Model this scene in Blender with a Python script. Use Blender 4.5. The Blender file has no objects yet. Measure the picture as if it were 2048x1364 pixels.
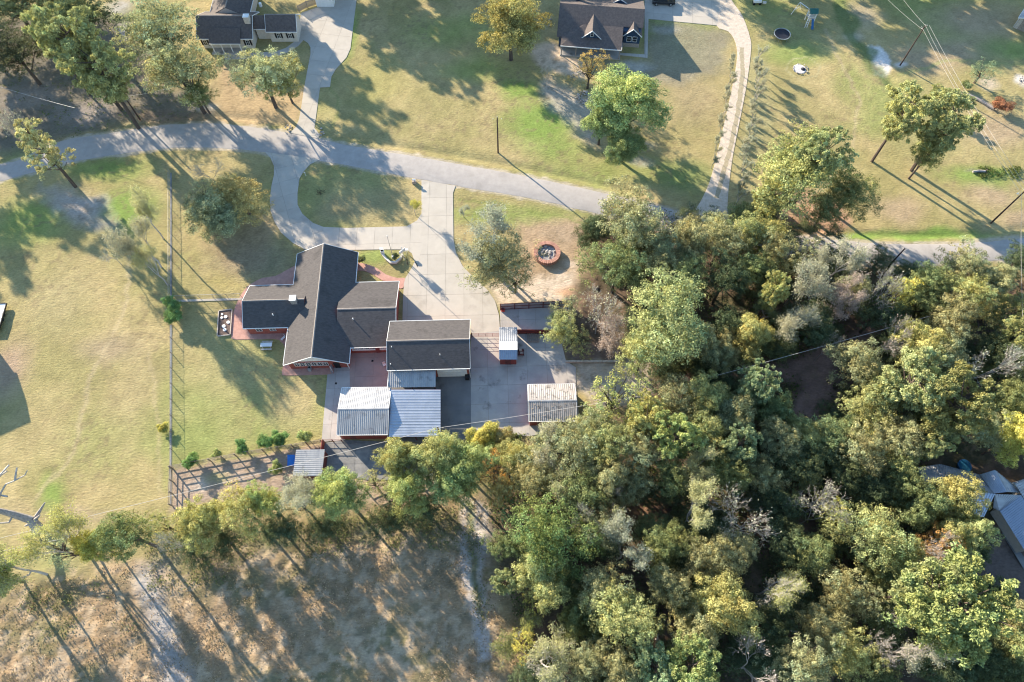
import bpy, bmesh, math, random
import numpy as np
from mathutils import Vector, Matrix
R = math.radians
SC = bpy.context.scene
COL = SC.collection

# ------------------------------------------------------------------ camera, sky, sun, exposure
H = 108.0; F = 1365.0; TH = math.atan(668/F)
CT, ST = math.cos(TH), math.sin(TH)
cam = bpy.data.cameras.new('camera'); camo = bpy.data.objects.new('camera', cam); COL.objects.link(camo)
cam.sensor_width = 36; cam.lens = 24*F/1365.3; cam.clip_start = 1; cam.clip_end = 6000
camo.location = (0, 0, H); camo.rotation_euler = (TH, 0, 0)
SC.camera = camo
EL, AZ = 18.8, 135.0          # the sun stands low in the upper left of the picture
w = bpy.data.worlds.new('World'); SC.world = w; w.use_nodes = True
nt = w.node_tree; nt.nodes.clear()
sky = nt.nodes.new('ShaderNodeTexSky'); sky.sky_type = 'NISHITA'; sky.sun_disc = False
sky.sun_elevation = R(EL); sky.sun_rotation = R(90-AZ); sky.air_density = 1.25; sky.dust_density = 0.1; sky.ozone_density = 3.0
bg = nt.nodes.new('ShaderNodeBackground'); bg.inputs[1].default_value = 0.118
wo = nt.nodes.new('ShaderNodeOutputWorld')
nt.links.new(sky.outputs[0], bg.inputs[0]); nt.links.new(bg.outputs[0], wo.inputs[0])
sl = bpy.data.lights.new('sun', 'SUN'); sl.energy = 5.0; sl.angle = R(0.6); sl.color = (1.0, 0.87, 0.68)
so = bpy.data.objects.new('sun', sl); COL.objects.link(so)
sd = Vector((math.cos(R(AZ))*math.cos(R(EL)), math.sin(R(AZ))*math.cos(R(EL)), math.sin(R(EL))))
so.rotation_euler = sd.to_track_quat('Z', 'Y').to_euler(); so.location = (-60, 90, 80)
SC.view_settings.view_transform = 'Standard'; SC.view_settings.look = 'None'
SC.view_settings.gamma = 1; SC.view_settings.use_curve_mapping = False
SC.view_settings.exposure = 1.70
SC.cycles.filter_width = 1.15

# ------------------------------------------------------------------ survey: a point on the photograph at height z -> metres on the site
def P(u, v, z=0.0):
    x = (u-1024)/F; y = (682-v)/F
    dy = y*CT+ST; dz = y*ST-CT; t = (z-H)/dz
    return (x*t, dy*t)
def P3(u, v, z=0.0):
    x, y = P(u, v, z); return (x, y, z)
def mpp(u, v, z=0.0):
    x, y = P(u, v, z); return (y*ST-(z-H)*CT)/F
def PP(pts, z=0.0): return [P(u, v, z) for u, v in pts]

# ------------------------------------------------------------------ materials
def mat(name, c1, c2=None, scale=1.0, rough=0.85, bump=0.0, bscale=None, detail=6, metal=0.0, spec=0.3, stretch=(1, 1, 1), rnd=0.0, coords='Object', stain=None):
    m = bpy.data.materials.new(name); m.use_nodes = True
    n = m.node_tree.nodes; l = m.node_tree.links; b = n['Principled BSDF']
    b.inputs['Roughness'].default_value = rough; b.inputs['Metallic'].default_value = metal
    b.inputs['Specular IOR Level'].default_value = spec
    tc = n.new('ShaderNodeTexCoord'); mp = n.new('ShaderNodeMapping'); mp.inputs['Scale'].default_value = stretch
    l.new(tc.outputs[coords], mp.inputs[0])
    if c2 is None: c2 = tuple(x*0.8 for x in c1)
    nz = n.new('ShaderNodeTexNoise'); nz.inputs['Scale'].default_value = scale; nz.inputs['Detail'].default_value = detail; nz.inputs['Roughness'].default_value = 0.65
    l.new(mp.outputs[0], nz.inputs['Vector'])
    cr = n.new('ShaderNodeValToRGB'); cr.color_ramp.elements[0].position = 0.32; cr.color_ramp.elements[1].position = 0.68
    cr.color_ramp.elements[0].color = (*c2, 1); cr.color_ramp.elements[1].color = (*c1, 1)
    l.new(nz.outputs['Fac'], cr.inputs[0]); out = cr.outputs[0]
    if stain:      # (noise scale, threshold, darkening)
        ns = n.new('ShaderNodeTexNoise'); ns.inputs['Scale'].default_value = stain[0]; ns.inputs['Detail'].default_value = 9; ns.inputs['Roughness'].default_value = .6; l.new(tc.outputs[coords], ns.inputs['Vector'])
        sm = n.new('ShaderNodeMapRange'); sm.inputs[1].default_value = stain[1]; sm.inputs[2].default_value = stain[1]+.10; sm.inputs[3].default_value = 1; sm.inputs[4].default_value = stain[2]; l.new(ns.outputs['Fac'], sm.inputs[0])
        sv = n.new('ShaderNodeVectorMath'); sv.operation = 'SCALE'; l.new(out, sv.inputs[0]); l.new(sm.outputs[0], sv.inputs['Scale']); out = sv.outputs[0]
    if rnd:
        oi = n.new('ShaderNodeObjectInfo'); mr = n.new('ShaderNodeMapRange')
        mr.inputs[3].default_value = 1-rnd; mr.inputs[4].default_value = 1+rnd
        l.new(oi.outputs['Random'], mr.inputs[0])
        mx = n.new('ShaderNodeVectorMath'); mx.operation = 'SCALE'
        l.new(out, mx.inputs[0]); l.new(mr.outputs[0], mx.inputs['Scale']); out = mx.outputs[0]
    l.new(out, b.inputs['Base Color'])
    if bump:
        nb = n.new('ShaderNodeTexNoise'); nb.inputs['Scale'].default_value = bscale or scale*4; nb.inputs['Detail'].default_value = 8
        l.new(mp.outputs[0], nb.inputs['Vector'])
        bp = n.new('ShaderNodeBump'); bp.inputs['Strength'].default_value = 1.0; bp.inputs['Distance'].default_value = bump
        l.new(nb.outputs['Fac'], bp.inputs['Height']); l.new(bp.outputs[0], b.inputs['Normal'])
    return m
def leafmat(name, trans=0.3):
    m = bpy.data.materials.new(name); m.use_nodes = True
    n = m.node_tree.nodes; l = m.node_tree.links; n.clear()
    out = n.new('ShaderNodeOutputMaterial'); df = n.new('ShaderNodeBsdfDiffuse'); tr = n.new('ShaderNodeBsdfTranslucent'); mx = n.new('ShaderNodeMixShader')
    oi = n.new('ShaderNodeObjectInfo'); at = n.new('ShaderNodeAttribute'); at.attribute_name = 'tint'
    mu = n.new('ShaderNodeMix'); mu.data_type = 'RGBA'; mu.blend_type = 'MULTIPLY'; mu.inputs[0].default_value = 1
    l.new(oi.outputs['Color'], mu.inputs[6]); l.new(at.outputs['Color'], mu.inputs[7])
    l.new(mu.outputs[2], df.inputs[0])
    hs = n.new('ShaderNodeHueSaturation'); hs.inputs['Value'].default_value = 1.15; hs.inputs['Saturation'].default_value = 1.15
    l.new(mu.outputs[2], hs.inputs['Color']); l.new(hs.outputs[0], tr.inputs[0])
    mx.inputs[0].default_value = trans
    l.new(df.outputs[0], mx.inputs[1]); l.new(tr.outputs[0], mx.inputs[2]); l.new(mx.outputs[0], out.inputs[0])
    return m
M = dict(
 leaf=leafmat('leaf', 0.30), needle=leafmat('needle', 0.25), grassblade=leafmat('grassblade', 0.2),
 bark=mat('bark', (.13, .10, .08), (.06, .045, .04), 4, .95, .03, 12, stretch=(1, 1, .25)),
 greybark=mat('greybark', (.50, .46, .42), (.30, .27, .25), 3, .95, .02, 12, rnd=.15),
 deadwood=mat('deadwood', (.40, .36, .33), (.20, .18, .17), 3, .95, .03, 9),
 asphalt=mat('asphalt', (.385, .352, .322), (.31, .283, .262), .7, .95, .004, 30, stain=(.35, .56, .82)),
 concrete=mat('concrete', (.445, .402, .345), (.39, .352, .302), .45, .92, .002, 12, rnd=.04, stain=(.22, .58, .86)),
 padconcrete=mat('padconcrete', (.43, .40, .365), (.33, .31, .29), .35, .92, .003, 8, rnd=.07, stain=(.30, .60, .5)),
 pinkconcrete=mat('pinkconcrete', (.42, .31, .26), (.34, .25, .215), .4, .92, .003, 8, rnd=.04),
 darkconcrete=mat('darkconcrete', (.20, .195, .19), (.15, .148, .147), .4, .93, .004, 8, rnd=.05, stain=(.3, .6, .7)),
 oldconcrete=mat('oldconcrete', (.27, .26, .25), (.12, .125, .13), .5, .95, .01, 5, rnd=.05),
 joint=mat('joint', (.24, .21, .18), (.17, .15, .13), 2),
 paver=mat('paver', (.50, .29, .23), (.36, .20, .165), 1.2, .9, .01, 14),
 gravel=mat('gravel', (.60, .51, .42), (.42, .35, .28), 1.6, .98, .05, 9),
 shingle=mat('shingle', (.100, .091, .088), (.062, .057, .058), 1.6, .95, .015, 16, stretch=(1, 2.5, 1), stain=(.35, .55, .8)),
 shinglebrown=mat('shinglebrown', (.14, .115, .105), (.085, .072, .068), 2.2, .95, .012, 14),
 ridge=mat('ridge', (.27, .235, .21), (.2, .175, .16), 2, .9),
 white=mat('whitepaint', (.78, .77, .74), (.68, .67, .65), 1.5, .5),
 brick=mat('brick', (.36, .10, .075), (.25, .07, .055), 3, .9, .008, 20),
 redmetal=mat('redmetal', (.27, .065, .05), (.19, .045, .04), 1.2, .6),
 cream=mat('cream', (.62, .56, .49), (.5, .45, .4), 2.5, .9, .01, 14),
 navy=mat('navysiding', (.03, .065, .12), (.024, .05, .095), 1.5, .6),
 stone=mat('stone', (.45, .39, .34), (.24, .2, .18), 5, .95, .04, 8),
 rock=mat('rock', (.50, .46, .42), (.2, .18, .17), 3, .95, .04, 8, rnd=.35),
 galv=mat('galvanised', (.44, .43, .42), (.31, .31, .315), .4, .42, metal=.45, stretch=(2.5, .4, 1), stain=(.8, .56, .7)),
 dullgalv=mat('weathered_metal', (.44, .40, .37), (.28, .255, .235), .8, .5, metal=.3, stretch=(2.5, .5, 1), stain=(1.1, .54, .55)),
 galvdull=mat('dullmetal', (.40, .41, .43), (.27, .28, .30), .6, .55, metal=.3, stretch=(.4, 2, 1)),
 bluemetal=mat('bluemetal', (.46, .50, .56), (.34, .38, .44), .4, .34, metal=.65),
 steel=mat('steel', (.5, .5, .5), (.35, .35, .36), 3, .4, metal=.7),
 wood=mat('wood', (.38, .31, .25), (.2, .16, .13), 3, .9, .01, 12, stretch=(1, 6, 1)),
 palewood=mat('palewood', (.55, .48, .40), (.36, .31, .26), 3, .9, .01, 12),
 pole=mat('pole', (.085, .055, .045), (.04, .028, .025), 3, .9, stretch=(1, 1, .2)),
 glass=mat('windowglass', (.02, .025, .035), (.012, .015, .02), 1, .08, spec=.8),
 black=mat('blackplastic', (.02, .02, .022), (.012, .012, .013), 2, .6),
 darkfabric=mat('darkfabric', (.012, .016, .03), (.01, .012, .02), 3, .7),
 tyre=mat('tyre', (.02, .02, .02), (.012, .012, .012), 5, .9),
 carpaint=mat('carpaint', (.018, .018, .022), (.012, .012, .015), 1, .18, spec=.8),
 tarp=mat('bluetarp', (.03, .20, .62), (.02, .14, .5), 2, .45, .03, 3),
 soil=mat('soil', (.17, .12, .10), (.08, .055, .045), 2.5, .98, .05, 7),
 greenroof=mat('greencanvas', (.03, .13, .11), (.02, .09, .08), 2, .7),
 bluepl=mat('blueplastic', (.03, .12, .28), (.02, .1, .22), 2, .4),
 pool=mat('poolwater', (.03, .14, .22), (.02, .1, .17), 1, .1),
 wire=mat('wire', (.55, .52, .48), (.45, .42, .4), 2, .5),
 brickred=mat('ringbrick', (.44, .24, .18), (.33, .17, .13), 3, .9, rnd=.18),
 ash=mat('ash', (.45, .43, .42), (.10, .10, .11), 3.0, .98, .05, 7),
 darkred=mat('darkredpaint', (.16, .05, .045), (.1, .03, .03), 2, .6),
)

# ------------------------------------------------------------------ object helpers
def mesh_from(name, verts, faces, m, smooth=False):
    me = bpy.data.meshes.new(name); me.from_pydata([tuple(v) for v in verts], [], faces); me.update()
    if m is not None: me.materials.append(m)
    if smooth: me.polygons.foreach_set('use_smooth', [True]*len(me.polygons))
    return me
def ob(name, me, parent=None, loc=None):
    o = bpy.data.objects.new(name, me); COL.objects.link(o)
    if parent is not None: o.parent = parent
    if loc: o.location = loc
    return o
def tag(o, label, cat, group=None):
    o['label'] = label; o['category'] = cat
    if group: o['group'] = group
    return o
def thing(name, label, cat, loc=(0, 0, 0), rz=0.0, group=None):
    o = bpy.data.objects.new(name, None); COL.objects.link(o); o.location = loc; o.rotation_euler = (0, 0, rz)
    o.empty_display_size = .5
    return tag(o, label, cat, group)
def struct(o): o['kind'] = 'structure'; return o
def stuff(o): o['kind'] = 'stuff'; return o
class MB:
    def __init__(s): s.v = []; s.f = []
    def add(s, vs, fs):
        k = len(s.v); s.v += [tuple(v) for v in vs]; s.f += [tuple(i+k for i in f) for f in fs]; return s
    def box(s, c, d, rz=0.0, tilt=None):
        mx = Matrix.Rotation(rz, 3, 'Z')
        if tilt: mx = mx @ Matrix.Rotation(tilt[1], 3, tilt[0])
        vs = [Vector(c)+mx @ Vector((x*d[0]/2, y*d[1]/2, z*d[2]/2)) for x in (-1, 1) for y in (-1, 1) for z in (-1, 1)]
        return s.add(vs, [(0, 1, 3, 2), (4, 6, 7, 5), (0, 4, 5, 1), (2, 3, 7, 6), (0, 2, 6, 4), (1, 5, 7, 3)])
    def prism(s, pts, z0, z1):
        n = len(pts)
        a = sum(pts[i][0]*pts[(i+1) % n][1]-pts[(i+1) % n][0]*pts[i][1] for i in range(n))
        if a < 0: pts = pts[::-1]
        vs = [(x, y, z0) for x, y in pts]+[(x, y, z1) for x, y in pts]
        return s.add(vs, [tuple(range(n))[::-1], tuple(range(n, 2*n))]+[(i, (i+1) % n, (i+1) % n+n, i+n) for i in range(n)])
    def slab(s, pts, t):      # 3D polygon thickened downwards
        n = len(pts); vs = list(pts)+[(p[0], p[1], p[2]-t) for p in pts]
        a = sum(pts[i][0]*pts[(i+1) % n][1]-pts[(i+1) % n][0]*pts[i][1] for i in range(n))
        top = tuple(range(n)); 
        if a < 0: top = top[::-1]
        return s.add(vs, [top, tuple(i+n for i in top[::-1])]+[(i, (i+1) % n, (i+1) % n+n, i+n) for i in range(n)])
    def tube(s, p0, p1, r0, r1=None, n=6, cap=True):
        r1 = r0 if r1 is None else r1; p0 = Vector(p0); p1 = Vector(p1); d = (p1-p0)
        if d.length < 1e-6: return s
        d.normalize(); a = d.orthogonal().normalized(); b = d.cross(a)
        vs = []
        for p, r in ((p0, r0), (p1, r1)):
            for i in range(n):
                t = 2*math.pi*i/n; vs.append(p+a*(r*math.cos(t))+b*(r*math.sin(t)))
        fs = [(i, (i+1) % n, (i+1) % n+n, i+n) for i in range(n)]
        if cap: fs += [tuple(range(n))[::-1], tuple(range(n, 2*n))]
        return s.add(vs, fs)
    def path(s, pts, rs, n=6):
        for i in range(len(pts)-1):
            s.tube(pts[i], pts[i+1], rs[i] if hasattr(rs, '__len__') else rs, rs[i+1] if hasattr(rs, '__len__') else rs, n)
        return s
    def sheet(s, pts, z):
        n = len(pts); a = sum(pts[i][0]*pts[(i+1) % n][1]-pts[(i+1) % n][0]*pts[i][1] for i in range(n))
        if a < 0: pts = pts[::-1]
        return s.add([(x, y, z) for x, y in pts], [tuple(range(n))])
    def build(s, name, m, parent=None, loc=None, smooth=False):
        return ob(name, mesh_from(name, s.v, s.f, m, smooth), parent, loc)

# ------------------------------------------------------------------ numpy noise & polygon masks
rngN = np.random.default_rng(7)
LAT = rngN.random((256, 256))
def vnoise(x, y, s, seed=0):
    x = x/s+seed*17.3; y = y/s+seed*9.1
    xi = np.floor(x).astype(int); yi = np.floor(y).astype(int); fx = x-xi; fy = y-yi
    fx = fx*fx*(3-2*fx); fy = fy*fy*(3-2*fy)
    a = LAT[xi % 256, yi % 256]; b = LAT[(xi+1) % 256, yi % 256]; c = LAT[xi % 256, (yi+1) % 256]; d = LAT[(xi+1) % 256, (yi+1) % 256]
    return (a*(1-fx)+b*fx)*(1-fy)+(c*(1-fx)+d*fx)*fy
def fbm(x, y, s, seed=0, o=4):
    t = 0; a = .5; n = 0
    for i in range(o): t = t+a*vnoise(x, y, s, seed+i*3); n += a; s /= 2.03; a *= .55
    return t/n
def polymask(X, Y, poly, soft):      # 1 inside, 0 outside, smooth over 'soft' metres
    ins = np.zeros(X.shape, bool); dm = np.full(X.shape, 1e9); n = len(poly)
    for i in range(n):
        x0, y0 = poly[i]; x1, y1 = poly[(i+1) % n]
        if y0 != y1:
            c = ((y0 > Y) != (y1 > Y)) & (X < (x1-x0)*(Y-y0)/(y1-y0)+x0); ins ^= c
        dx, dy = x1-x0, y1-y0; L = dx*dx+dy*dy+1e-9
        t = np.clip(((X-x0)*dx+(Y-y0)*dy)/L, 0, 1)
        dm = np.minimum(dm, np.hypot(X-x0-t*dx, Y-y0-t*dy))
    sdist = np.where(ins, dm, -dm)
    return np.clip(sdist/soft+.5, 0, 1), sdist
def lineDist(X, Y, pts):
    dm = np.full(X.shape, 1e9)
    for (x0, y0), (x1, y1) in zip(pts[:-1], pts[1:]):
        dx, dy = x1-x0, y1-y0; L = dx*dx+dy*dy+1e-9
        t = np.clip(((X-x0)*dx+(Y-y0)*dy)/L, 0, 1); dm = np.minimum(dm, np.hypot(X-x0-t*dx, Y-y0-t*dy))
    return dm

# ------------------------------------------------------------------ outlines surveyed on the photograph
ROAD_UP = [(-130, 352), (-60, 342), (0, 329), (47, 317), (90, 298), (131, 280), (220, 266), (282, 256), (345, 249), (420, 247), (500, 253), (580, 266), (640, 278), (721, 295), (900, 325), (1050, 352), (1180, 380), (1231, 392), (1330, 415), (1450, 445), (1580, 468), (1708, 483), (1787, 488), (1917, 487), (1991, 482), (2048, 475), (2150, 462), (2260, 448)]
ROAD_LO = [(-130, 392), (-60, 378), (0, 363), (65, 344), (125, 328), (191, 315), (290, 301), (359, 295), (440, 296), (520, 303), (629, 319), (752, 341), (837, 358), (911, 371), (1020, 389), (1100, 405), (1180, 424), (1240, 440), (1330, 463), (1450, 492), (1580, 512), (1708, 524), (1787, 528), (1917, 526), (1991, 521), (2048, 518), (2150, 505), (2260, 490)]
WOOD = [(1175, 440), (1235, 405), (1390, 440), (1480, 440), (1580, 440), (1700, 520), (1810, 545), (2000, 545), (2048, 560), (2300, 560), (2400, 1500), (1000, 1500), (1035, 1350), (1040, 1230), (1000, 1150), (985, 1050), (975, 960), (945, 890), (1060, 878), (1160, 866), (1290, 810), (1295, 740), (1240, 724), (1145, 722), (1125, 690), (1145, 650), (1145, 600), (1180, 540)]
BRUSH = [(-200, 1195), (0, 1175), (140, 1150), (290, 1120), (420, 1085), (560, 1050), (760, 1010), (950, 985), (990, 1050), (1005, 1150), (1045, 1230), (1040, 1420), (-200, 1420)]

# ------------------------------------------------------------------ ground
def build_ground():
    xs = np.concatenate([[-3000, -1200, -500, -250, -190, -160], np.arange(-132, 132.01, .42), [160, 190, 250, 500, 1200, 3000]])
    ys = np.concatenate([[-3000, -1200, -500, -200, -90, -50, -30, -20], np.arange(-12, 150.01, .42), [170, 200, 260, 500, 1200, 3000]])
    X, Y = np.meshgrid(xs, ys)
    sx = X+(fbm(X, Y, 5, 1)-.5)*5; sy = Y+(fbm(X, Y, 5, 2)-.5)*5       # ragged edges for the patches
    fx = X+(fbm(X, Y, 2, 4)-.5)*1.6; fy = Y+(fbm(X, Y, 2, 5)-.5)*1.6
    big = fbm(X, Y, 22, 11); mid = fbm(X, Y, 7, 12); fine = fbm(X, Y, 1.6, 13, 3)
    def col(c): return np.array(c)[None, None, :]
    def mix(a, b, m): return a*(1-m[..., None])+b*m[..., None]
    olive = col((.285, .245, .108)); tan = col((.375, .298, .148)); green = col((.165, .245, .060)); pink = col((.36, .265, .175))
    C = mix(olive*np.ones(X.shape+(1,)), tan, np.clip((mid-.36)*2.6, 0, 1))
    C = mix(C, green*1.1, np.clip((big-.53)*2.2, 0, .45))
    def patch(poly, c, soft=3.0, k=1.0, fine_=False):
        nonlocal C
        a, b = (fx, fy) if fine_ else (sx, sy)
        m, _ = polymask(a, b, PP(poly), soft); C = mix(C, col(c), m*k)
    def blob(u, v, ru, rv, c, k=1.0, ang=0):
        nonlocal C
        x0, y0 = P(u, v); s = mpp(u, v); ca, sa = math.cos(ang), math.sin(ang)
        dx = (sx-x0)*.6+(fx-x0)*.4; dy = (sy-y0)*.6+(fy-y0)*.4
        a = dx*ca+dy*sa; b = -dx*sa+dy*ca
        d = np.hypot(a/(ru*s), b/(rv*s*1.15)); C = mix(C, col(c), np.clip(1.45-d, 0, 1)*k)
    G = (.165, .26, .055); BR = (.27, .20, .13); DK = (.115, .082, .06); SAND = (.56, .46, .36); STR = (.50, .39, .27); ORG = (.46, .30, .19)
    # lawns
    blob(250, 420, 60, 45, G, .85); blob(60, 440, 70, 45, G, .6); blob(40, 300, 40, 60, G, .5); blob(215, 340, 80, 25, G, .6)
    blob(100, 990, 26, 40, G, .7); blob(215, 700, 60, 30, (.31, .235, .16), .6); blob(20, 740, 40, 55, (.33, .235, .17), .8); blob(140, 1040, 70, 16, (.34, .26, .18), .6)
    blob(40, 1030, 60, 26, (.35, .27, .16), .5); blob(810, 1000, 30, 20, G, .3)
    blob(1085, 245, 70, 60, G, .8); blob(1130, 300, 60, 24, G, .4); blob(960, 140, 70, 26, G, .45); blob(880, 60, 60, 40, G, .35); blob(540, 880, 60, 20, G, .2); blob(200, 880, 90, 60, G, .22); blob(120, 600, 60, 60, (.38, .31, .17), .5); blob(270, 780, 40, 90, (.37, .29, .16), .4); blob(1040, 180, 40, 22, G, .8); blob(700, 70, 14, 60, G, .7); blob(760, 170, 60, 60, (.30, .27, .10), .6)
    blob(1010, 430, 130, 22, G, .55); blob(690, 420, 50, 30, (.25, .19, .14), .5); blob(720, 400, 90, 50, (.30, .25, .13), .7)
    blob(1590, 105, 70, 30, G, .55); blob(1620, 60, 60, 40, (.17, .19, .08), .5); blob(1390, 200, 60, 60, (.30, .23, .14), .5)
    blob(1240, 340, 160, 30, G, .45); blob(1370, 360, 60, 40, (.12, .19, .06), .6)
    for u, v, r in [(1950, 40, 90), (1850, 120, 70), (2000, 260, 70), (1930, 100, 60), (1800, 420, 50), (2040, 440, 40), (1980, 390, 50)]: blob(u, v, r, r*.5, pink[0, 0], .75)
    blob(1950, 480, 60, 20, (.40, .30, .19), .3); blob(1860, 470, 130, 12, G, .9); blob(1720, 470, 40, 10, G, .8); blob(1950, 350, 70, 24, G, .7); blob(2010, 100, 60, 20, G, .35)
    blob(480, 740, 70, 60, (.36, .29, .15), .6); blob(590, 800, 60, 60, (.42, .31, .18), .6); blob(430, 640, 60, 60, (.25, .22, .10), .5); blob(450, 560, 40, 30, (.33, .27, .10), .6)
    blob(520, 520, 60, 40, (.19, .17, .11), .7); blob(470, 500, 60, 50, (.30, .22, .15), .7); blob(520, 455, 40, 30, (.33, .24, .16), .6)
    blob(750, 515, 50, 14, G, .6)
    # bare and littered ground
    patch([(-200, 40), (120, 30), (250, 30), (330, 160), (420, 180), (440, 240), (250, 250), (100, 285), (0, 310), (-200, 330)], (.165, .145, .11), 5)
    blob(235, 15, 20, 20, (.5, .46, .45), .6); blob(245, 60, 12, 18, (.5, .47, .45), .6); blob(60, 190, 60, 30, (.36, .30, .26), .5); blob(170, 225, 60, 22, (.33, .28, .25), .6)
    blob(410, 215, 24, 10, (.5, .45, .4), .6); blob(330, 235, 90, 14, (.26, .17, .12), .5)
    patch([(430, 130), (620, 170), (605, 235), (585, 262), (520, 250), (430, 240)], (.40, .29, .17), 3, .9)
    patch([(80, 375), (200, 395), (230, 470), (160, 450), (110, 430)], (.36, .31, .29), 3, .7)
    blob(165, 410, 50, 18, (.4, .36, .34), .5)
    patch([(1040, 440), (1180, 440), (1190, 560), (1150, 612), (1000, 614), (985, 580), (1040, 520)], (.36, .26, .165), 3)
    patch([(1010, 560), (1150, 540), (1160, 612), (1000, 612), (975, 575)], SAND, 2.5, .85); blob(1135, 585, 22, 9, (.55, .27, .13), .6); blob(1130, 470, 40, 24, (.31, .24, .17), .5); blob(1140, 525, 20, 8, SAND, .7)
    patch([(1055, 95), (1110, 85), (1145, 110), (1180, 130), (1165, 155), (1110, 145), (1075, 130)], (.56, .43, .32), 1.5, .85, True)
    patch([(1095, 150), (1180, 190), (1210, 240), (1190, 290), (1120, 230), (1080, 180)], (.37, .33, .31), 3, .7)
    blob(1260, 290, 40, 14, (.45, .42, .40), .5); blob(1280, 325, 20, 10, (.42, .40, .38), .5)
    patch([(1297, 40), (1440, 56), (1465, 100), (1440, 150), (1360, 170), (1230, 165), (1215, 125), (1297, 118)], (.225, .20, .145), 3, .8)
    blob(1265, 128, 35, 12, (.5, .47, .44), .45); blob(1330, 60, 26, 14, (.4, .38, .36), .35)
    patch([(1735, 88), (1760, 92), (1785, 120), (1775, 150), (1755, 150), (1742, 120)], (.66, .62, .60), .8, .85, True)
    blob(1800, 130, 14, 6, (.62, .56, .52), .8); blob(1710, 70, 20, 10, (.5, .45, .42), .5); blob(1725, 30, 40, 30, (.36, .29, .23), .5)
    patch([(1655, -30), (1680, -30), (1720, 60), (1755, 120), (1800, 175), (1785, 180), (1740, 150), (1700, 80), (1670, 20)], (.12, .16, .055), 1.5, .8)
    blob(1978, 165, 18, 14, (.5, .41, .33), .7); blob(2046, 162, 12, 14, (.60, .57, .55), .9); blob(1970, 205, 40, 8, (.30, .27, .25), .7, -.6)
    patch([(1540, 405), (1600, 380), (1680, 400), (1700, 440), (1650, 465), (1560, 450)], (.45, .27, .18), 2, .85)
    patch([(1480, 120), (1530, 110), (1545, 250), (1500, 420), (1455, 440), (1470, 330), (1500, 200)], (.31, .285, .15), 3, .6)
    blob(1940, 338, 16, 5, (.2, .17, .15), .5); blob(1985, 345, 36, 10, (.14, .23, .06), .8)
    # the rough field along the bottom
    patch(BRUSH, (.32, .225, .135), 5)
    mB, dB = polymask(sx, sy, PP(BRUSH), 4)
    C = mix(C, col((.17, .14, .09)), mB*np.clip((fine-.5)*4, 0, .8)); C = mix(C, col((.14, .14, .065)), mB*np.clip((mid-.50)*3.5, 0, .6)); C = mix(C, col((.44, .335, .225)), mB*np.clip((fbm(X, Y, 1.1, 31, 2)-.52)*5, 0, .8))
    for u, v in [(700, 1050), (560, 1080), (850, 1040), (330, 1130)]: blob(u, v, 70, 22, (.125, .135, .06), .6)
    patch([(925, 990), (965, 1000), (990, 1060), (965, 1140), (975, 1240), (985, 1310), (955, 1325), (935, 1200), (918, 1090)], (.46, .41, .37), .8, .95, True); patch([(930, 1000), (945, 1000), (950, 1060), (940, 1080)], (.16, .2, .07), .8, .8, True)
    patch([(935, 1080), (950, 1080), (970, 1240), (960, 1250), (945, 1180)], (.15, .15, .07), .8, .9, True)
    patch([(985, 1180), (1035, 1230), (1040, 1364), (985, 1364), (990, 1310)], (.29, .225, .12), 2, .9)
    patch([(275, 1130), (300, 1130), (330, 1220), (385, 1364), (400, 1420), (330, 1420), (300, 1260), (280, 1190)], (.37, .355, .345), 1.8, .75, True)
    blob(310, 1150, 30, 30, (.36, .31, .27), .5); blob(240, 1130, 50, 12, (.42, .30, .22), .5)
    patch([(960, 985), (1010, 1000), (1010, 1060), (990, 1050)], (.34, .25, .2), 1.5, .8, True)
    # garden strip
    patch([(344, 938), (500, 912), (655, 886), (660, 955), (560, 985), (440, 1000), (344, 1022)], (.34, .255, .20), 1.0, .95, True)
    blob(395, 965, 20, 12, (.52, .44, .37), .6); blob(430, 950, 30, 10, (.31, .29, .13), .6); blob(520, 945, 60, 12, (.38, .29, .22), .6)
    patch([(652, 940), (800, 925), (880, 930), (870, 1010), (770, 1010), (700, 1000)], (.38, .28, .22), 1.5, .8, True)
    # wood floor, track and clearings
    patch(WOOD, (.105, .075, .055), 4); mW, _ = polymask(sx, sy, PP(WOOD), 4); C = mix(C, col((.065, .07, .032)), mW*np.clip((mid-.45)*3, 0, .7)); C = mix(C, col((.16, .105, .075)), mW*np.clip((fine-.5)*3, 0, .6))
    patch([(1300, 762), (1480, 735), (1600, 715), (1700, 680), (1840, 640), (1850, 655), (1740, 695), (1670, 720), (1660, 790), (1640, 850), (1600, 830), (1595, 755), (1480, 765), (1300, 795)], (.25, .165, .135), 2, .9)
    patch([(1660, 960), (1720, 990), (1700, 1060), (1660, 1040)], (.22, .13, .09), 2, .8)
    patch([(1240, 1000), (1320, 1000), (1330, 1040), (1260, 1050)], (.26, .15, .10), 2, .7); patch([(1930, 1090), (2060, 1060), (2100, 1250), (1990, 1190)], (.17, .13, .11), 3, .9)
    patch([(1150, 722), (1300, 722), (1300, 800), (1200, 815), (1150, 770)], (.46, .39, .31), 1.5, .95, True)
    patch([(1128, 690), (1240, 690), (1240, 718), (1135, 718)], (.17, .125, .105), 1.0, .95, True)
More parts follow.
